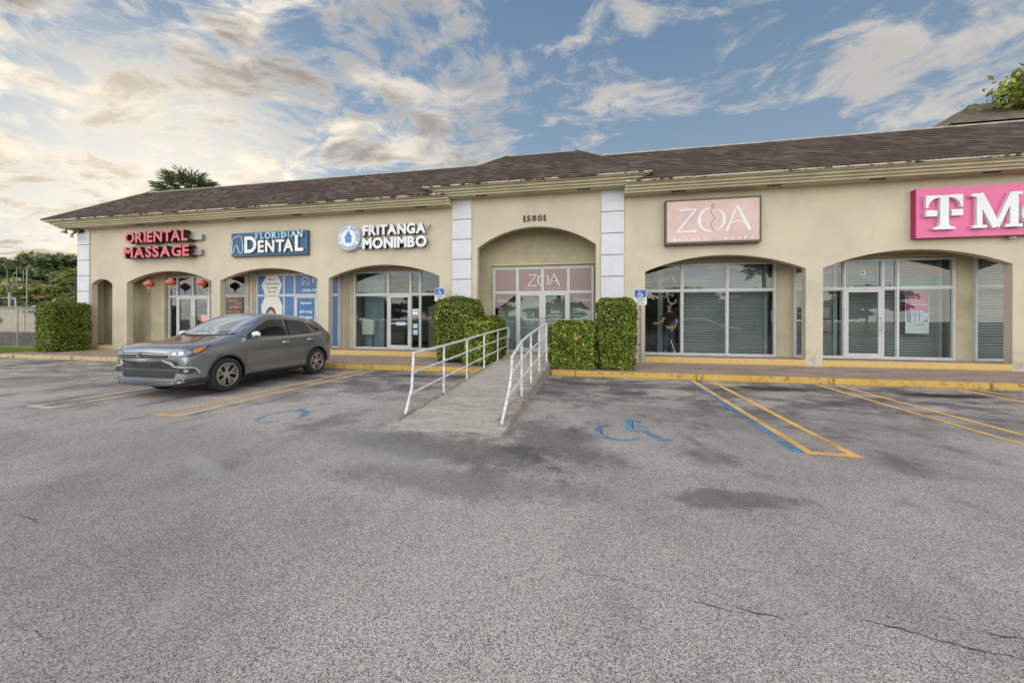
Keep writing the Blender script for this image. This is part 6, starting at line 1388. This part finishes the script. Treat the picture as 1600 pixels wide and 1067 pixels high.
while x < Xb:
    for s_ in (1, -1):
        xa, xb_ = (x, x+H) if s_ == 1 else (x+H, x); za, zb_ = z0, z1
        # clip to the frame
        def clip(xa, za, xb_, zb_):
            if xb_ < xa: xa, za, xb_, zb_ = xb_, zb_, xa, za
            if xb_ < Xa or xa > Xb: return None
            if xa < Xa: za = za+(zb_-za)*(Xa-xa)/(xb_-xa); xa = Xa
            if xb_ > Xb: zb_ = za+(zb_-za)*(Xb-xa)/(xb_-xa); xb_ = Xb
            return xa, za, xb_, zb_
        q = clip(xa, za, xb_, zb_)
        if q and abs(q[2]-q[0]) > .02: b.tube([(q[0], 14.2, q[1]), (q[2], 14.2, q[3])], wr, 3, cap=False)
    x += stp
b.build('mesh', mat('galvanised_wire', (.20, .19, .17), .6), t)
for x in (-34.5, -31.7, -28.9, -26.2): b = MB(); b.tube([(x, 14.2, .1), (x, 14.2, 2.02)], .03, 8); b.build('post', M['grey'], t)
b = MB(); b.tube([(-34.5, 14.2, 2.0), (-26.2, 14.2, 2.0)], .022, 6); b.build('top_rail', M['grey'], t)
t = thing('vent_pipe', 'grey upright pipe with a curved hood above the enclosure', 'pipe', (-29.6, 15.5, 2)); b = MB(); b.tube([(-33.2, 16.0, 2.1), (-33.2, 16.0, 3.02)], .07, 8); b.tube([(-33.2, 16.0, 2.72), (-32.95, 16, 2.72), (-32.72, 16, 2.62), (-32.7, 16, 2.1)], .05, 8); b.tube([(-33.9, 16, 2.72), (-33.2, 16, 2.72)], .035, 8); b.build('pipe', M['grey'], t, smooth=True)
t = thing('antenna_mast', 'thin antenna mast with upright rods in front of the trees', 'antenna', (-35.6, 18, 0)); b = MB(); b.tube([(-35.8, 18, 0), (-35.8, 18, 4.75)], .03, 6); b.tube([(-38.2, 18, 3.72), (-35.8, 18, 3.74)], .02, 5); b.tube([(-37.6, 18, 3.3), (-37.6, 18, 4.7)], .015, 5)
for x, za, zb_ in ((-38.1, 3.5, 4.1), (-37.1, 3.4, 4.3), (-36.7, 3.9, 4.75), (-36.1, 3.9, 4.7)): b.tube([(x, 18, za), (x, 18, zb_)], .014, 5)
b.build('mast', M['grey'], t)
for x, lab in ((-33.9, 'left one of two tilted pale panels beyond the enclosure'), (-32.3, 'right one of two tilted pale panels beyond the enclosure')):
    t = thing('tilted_panel', lab, 'tilted_panel', (x, 17.5, 2)); b = MB(); b.add([(x-.75, 17.6, 2.30), (x+.75, 17.6, 2.10), (x+.35, 18.6, 2.45), (x-1.0, 18.6, 2.62), (x-.75, 17.6, 2.24), (x+.75, 17.6, 2.04), (x+.35, 18.6, 2.39), (x-1.0, 18.6, 2.56)], [(0, 1, 2, 3), (4, 7, 6, 5), (0, 4, 5, 1), (1, 5, 6, 2), (2, 6, 7, 3), (3, 7, 4, 0)])
    b.build('panel_sheet', mat('pale_panel', (.62, .58, .54), .5), t)  # plain pale slab, what it belongs to is not known

# ================================================================ across the road: what the shop glass mirrors
b = MB(); b.box(-60, 60, -40, -16, -.05, .12); struct(b.build('verge', M['grass']))
def copy_tree(o, loc, lab, grp):
    c = o.copy(); COL.objects.link(c); c.location = loc; c['label'] = lab; c['group'] = grp
    for ch in [q for q in bpy.data.objects if q.parent == o]:
        d = ch.copy(); COL.objects.link(d); d.parent = c
    return c
gB = 'trees across the road mirrored in the glass'
b1 = tree('broadleaf_tree', 'round green tree across the road behind the photographer', -14, -24, 6.2, (4.4, 3.4, 2.6), 3500, .26, ['leafb', 'tleaf2', 'leafy'], (.5, .35, .15), gB)
b2 = tree('broadleaf_tree', 'low wide green tree across the road behind the photographer', -5, -22, 4.2, (5, 3, 1.9), 3500, .24, ['leaf', 'tleaf2', 'leafb'], (.5, .3, .2), gB)
for i, (x, y) in enumerate([(2, -25), (11, -23), (20, -26), (31, -24), (-24, -25), (-36, -26)]): copy_tree(b1, (x, y, 0), 'round green tree across the road, mirrored only', gB)
for i, (x, y) in enumerate([(6, -21), (15.5, -20.5), (26, -21), (-19, -21), (-30, -22)]): copy_tree(b2, (x, y, 0), 'low wide green tree across the road, mirrored only', gB)
fan_palm('palm_tree', 'fan palm behind the photographer to the right, mirrored in the glass', 14.5, -9, 6.2, 1.8, 34, wd=.04, seed=4, group='palms mirrored in the glass')
fan_palm('palm_tree', 'fan palm behind the photographer to the left, mirrored in the glass', -3.5, -12, 5.6, 1.7, 34, wd=.04, seed=6, group='palms mirrored in the glass')
t = thing('house', 'low house with a red tiled roof across the road, mirrored in the glass', 'house', (12, -34, 0)); b = MB(); b.box(2, 24, -38, -31, 0, 3.0); b.build('wall', M['wall'], t); b = MB(); b.add([(1.4, -30.4, 2.95), (24.6, -30.4, 2.95), (24.6, -38.6, 2.95), (1.4, -38.6, 2.95), (5, -34.5, 4.6), (21, -34.5, 4.6)], [(0, 1, 5, 4), (1, 2, 5), (2, 3, 4, 5), (3, 0, 4)]); b.build('roof', mat('red_tile', (.42, .12, .07), .7, var=.3), t)
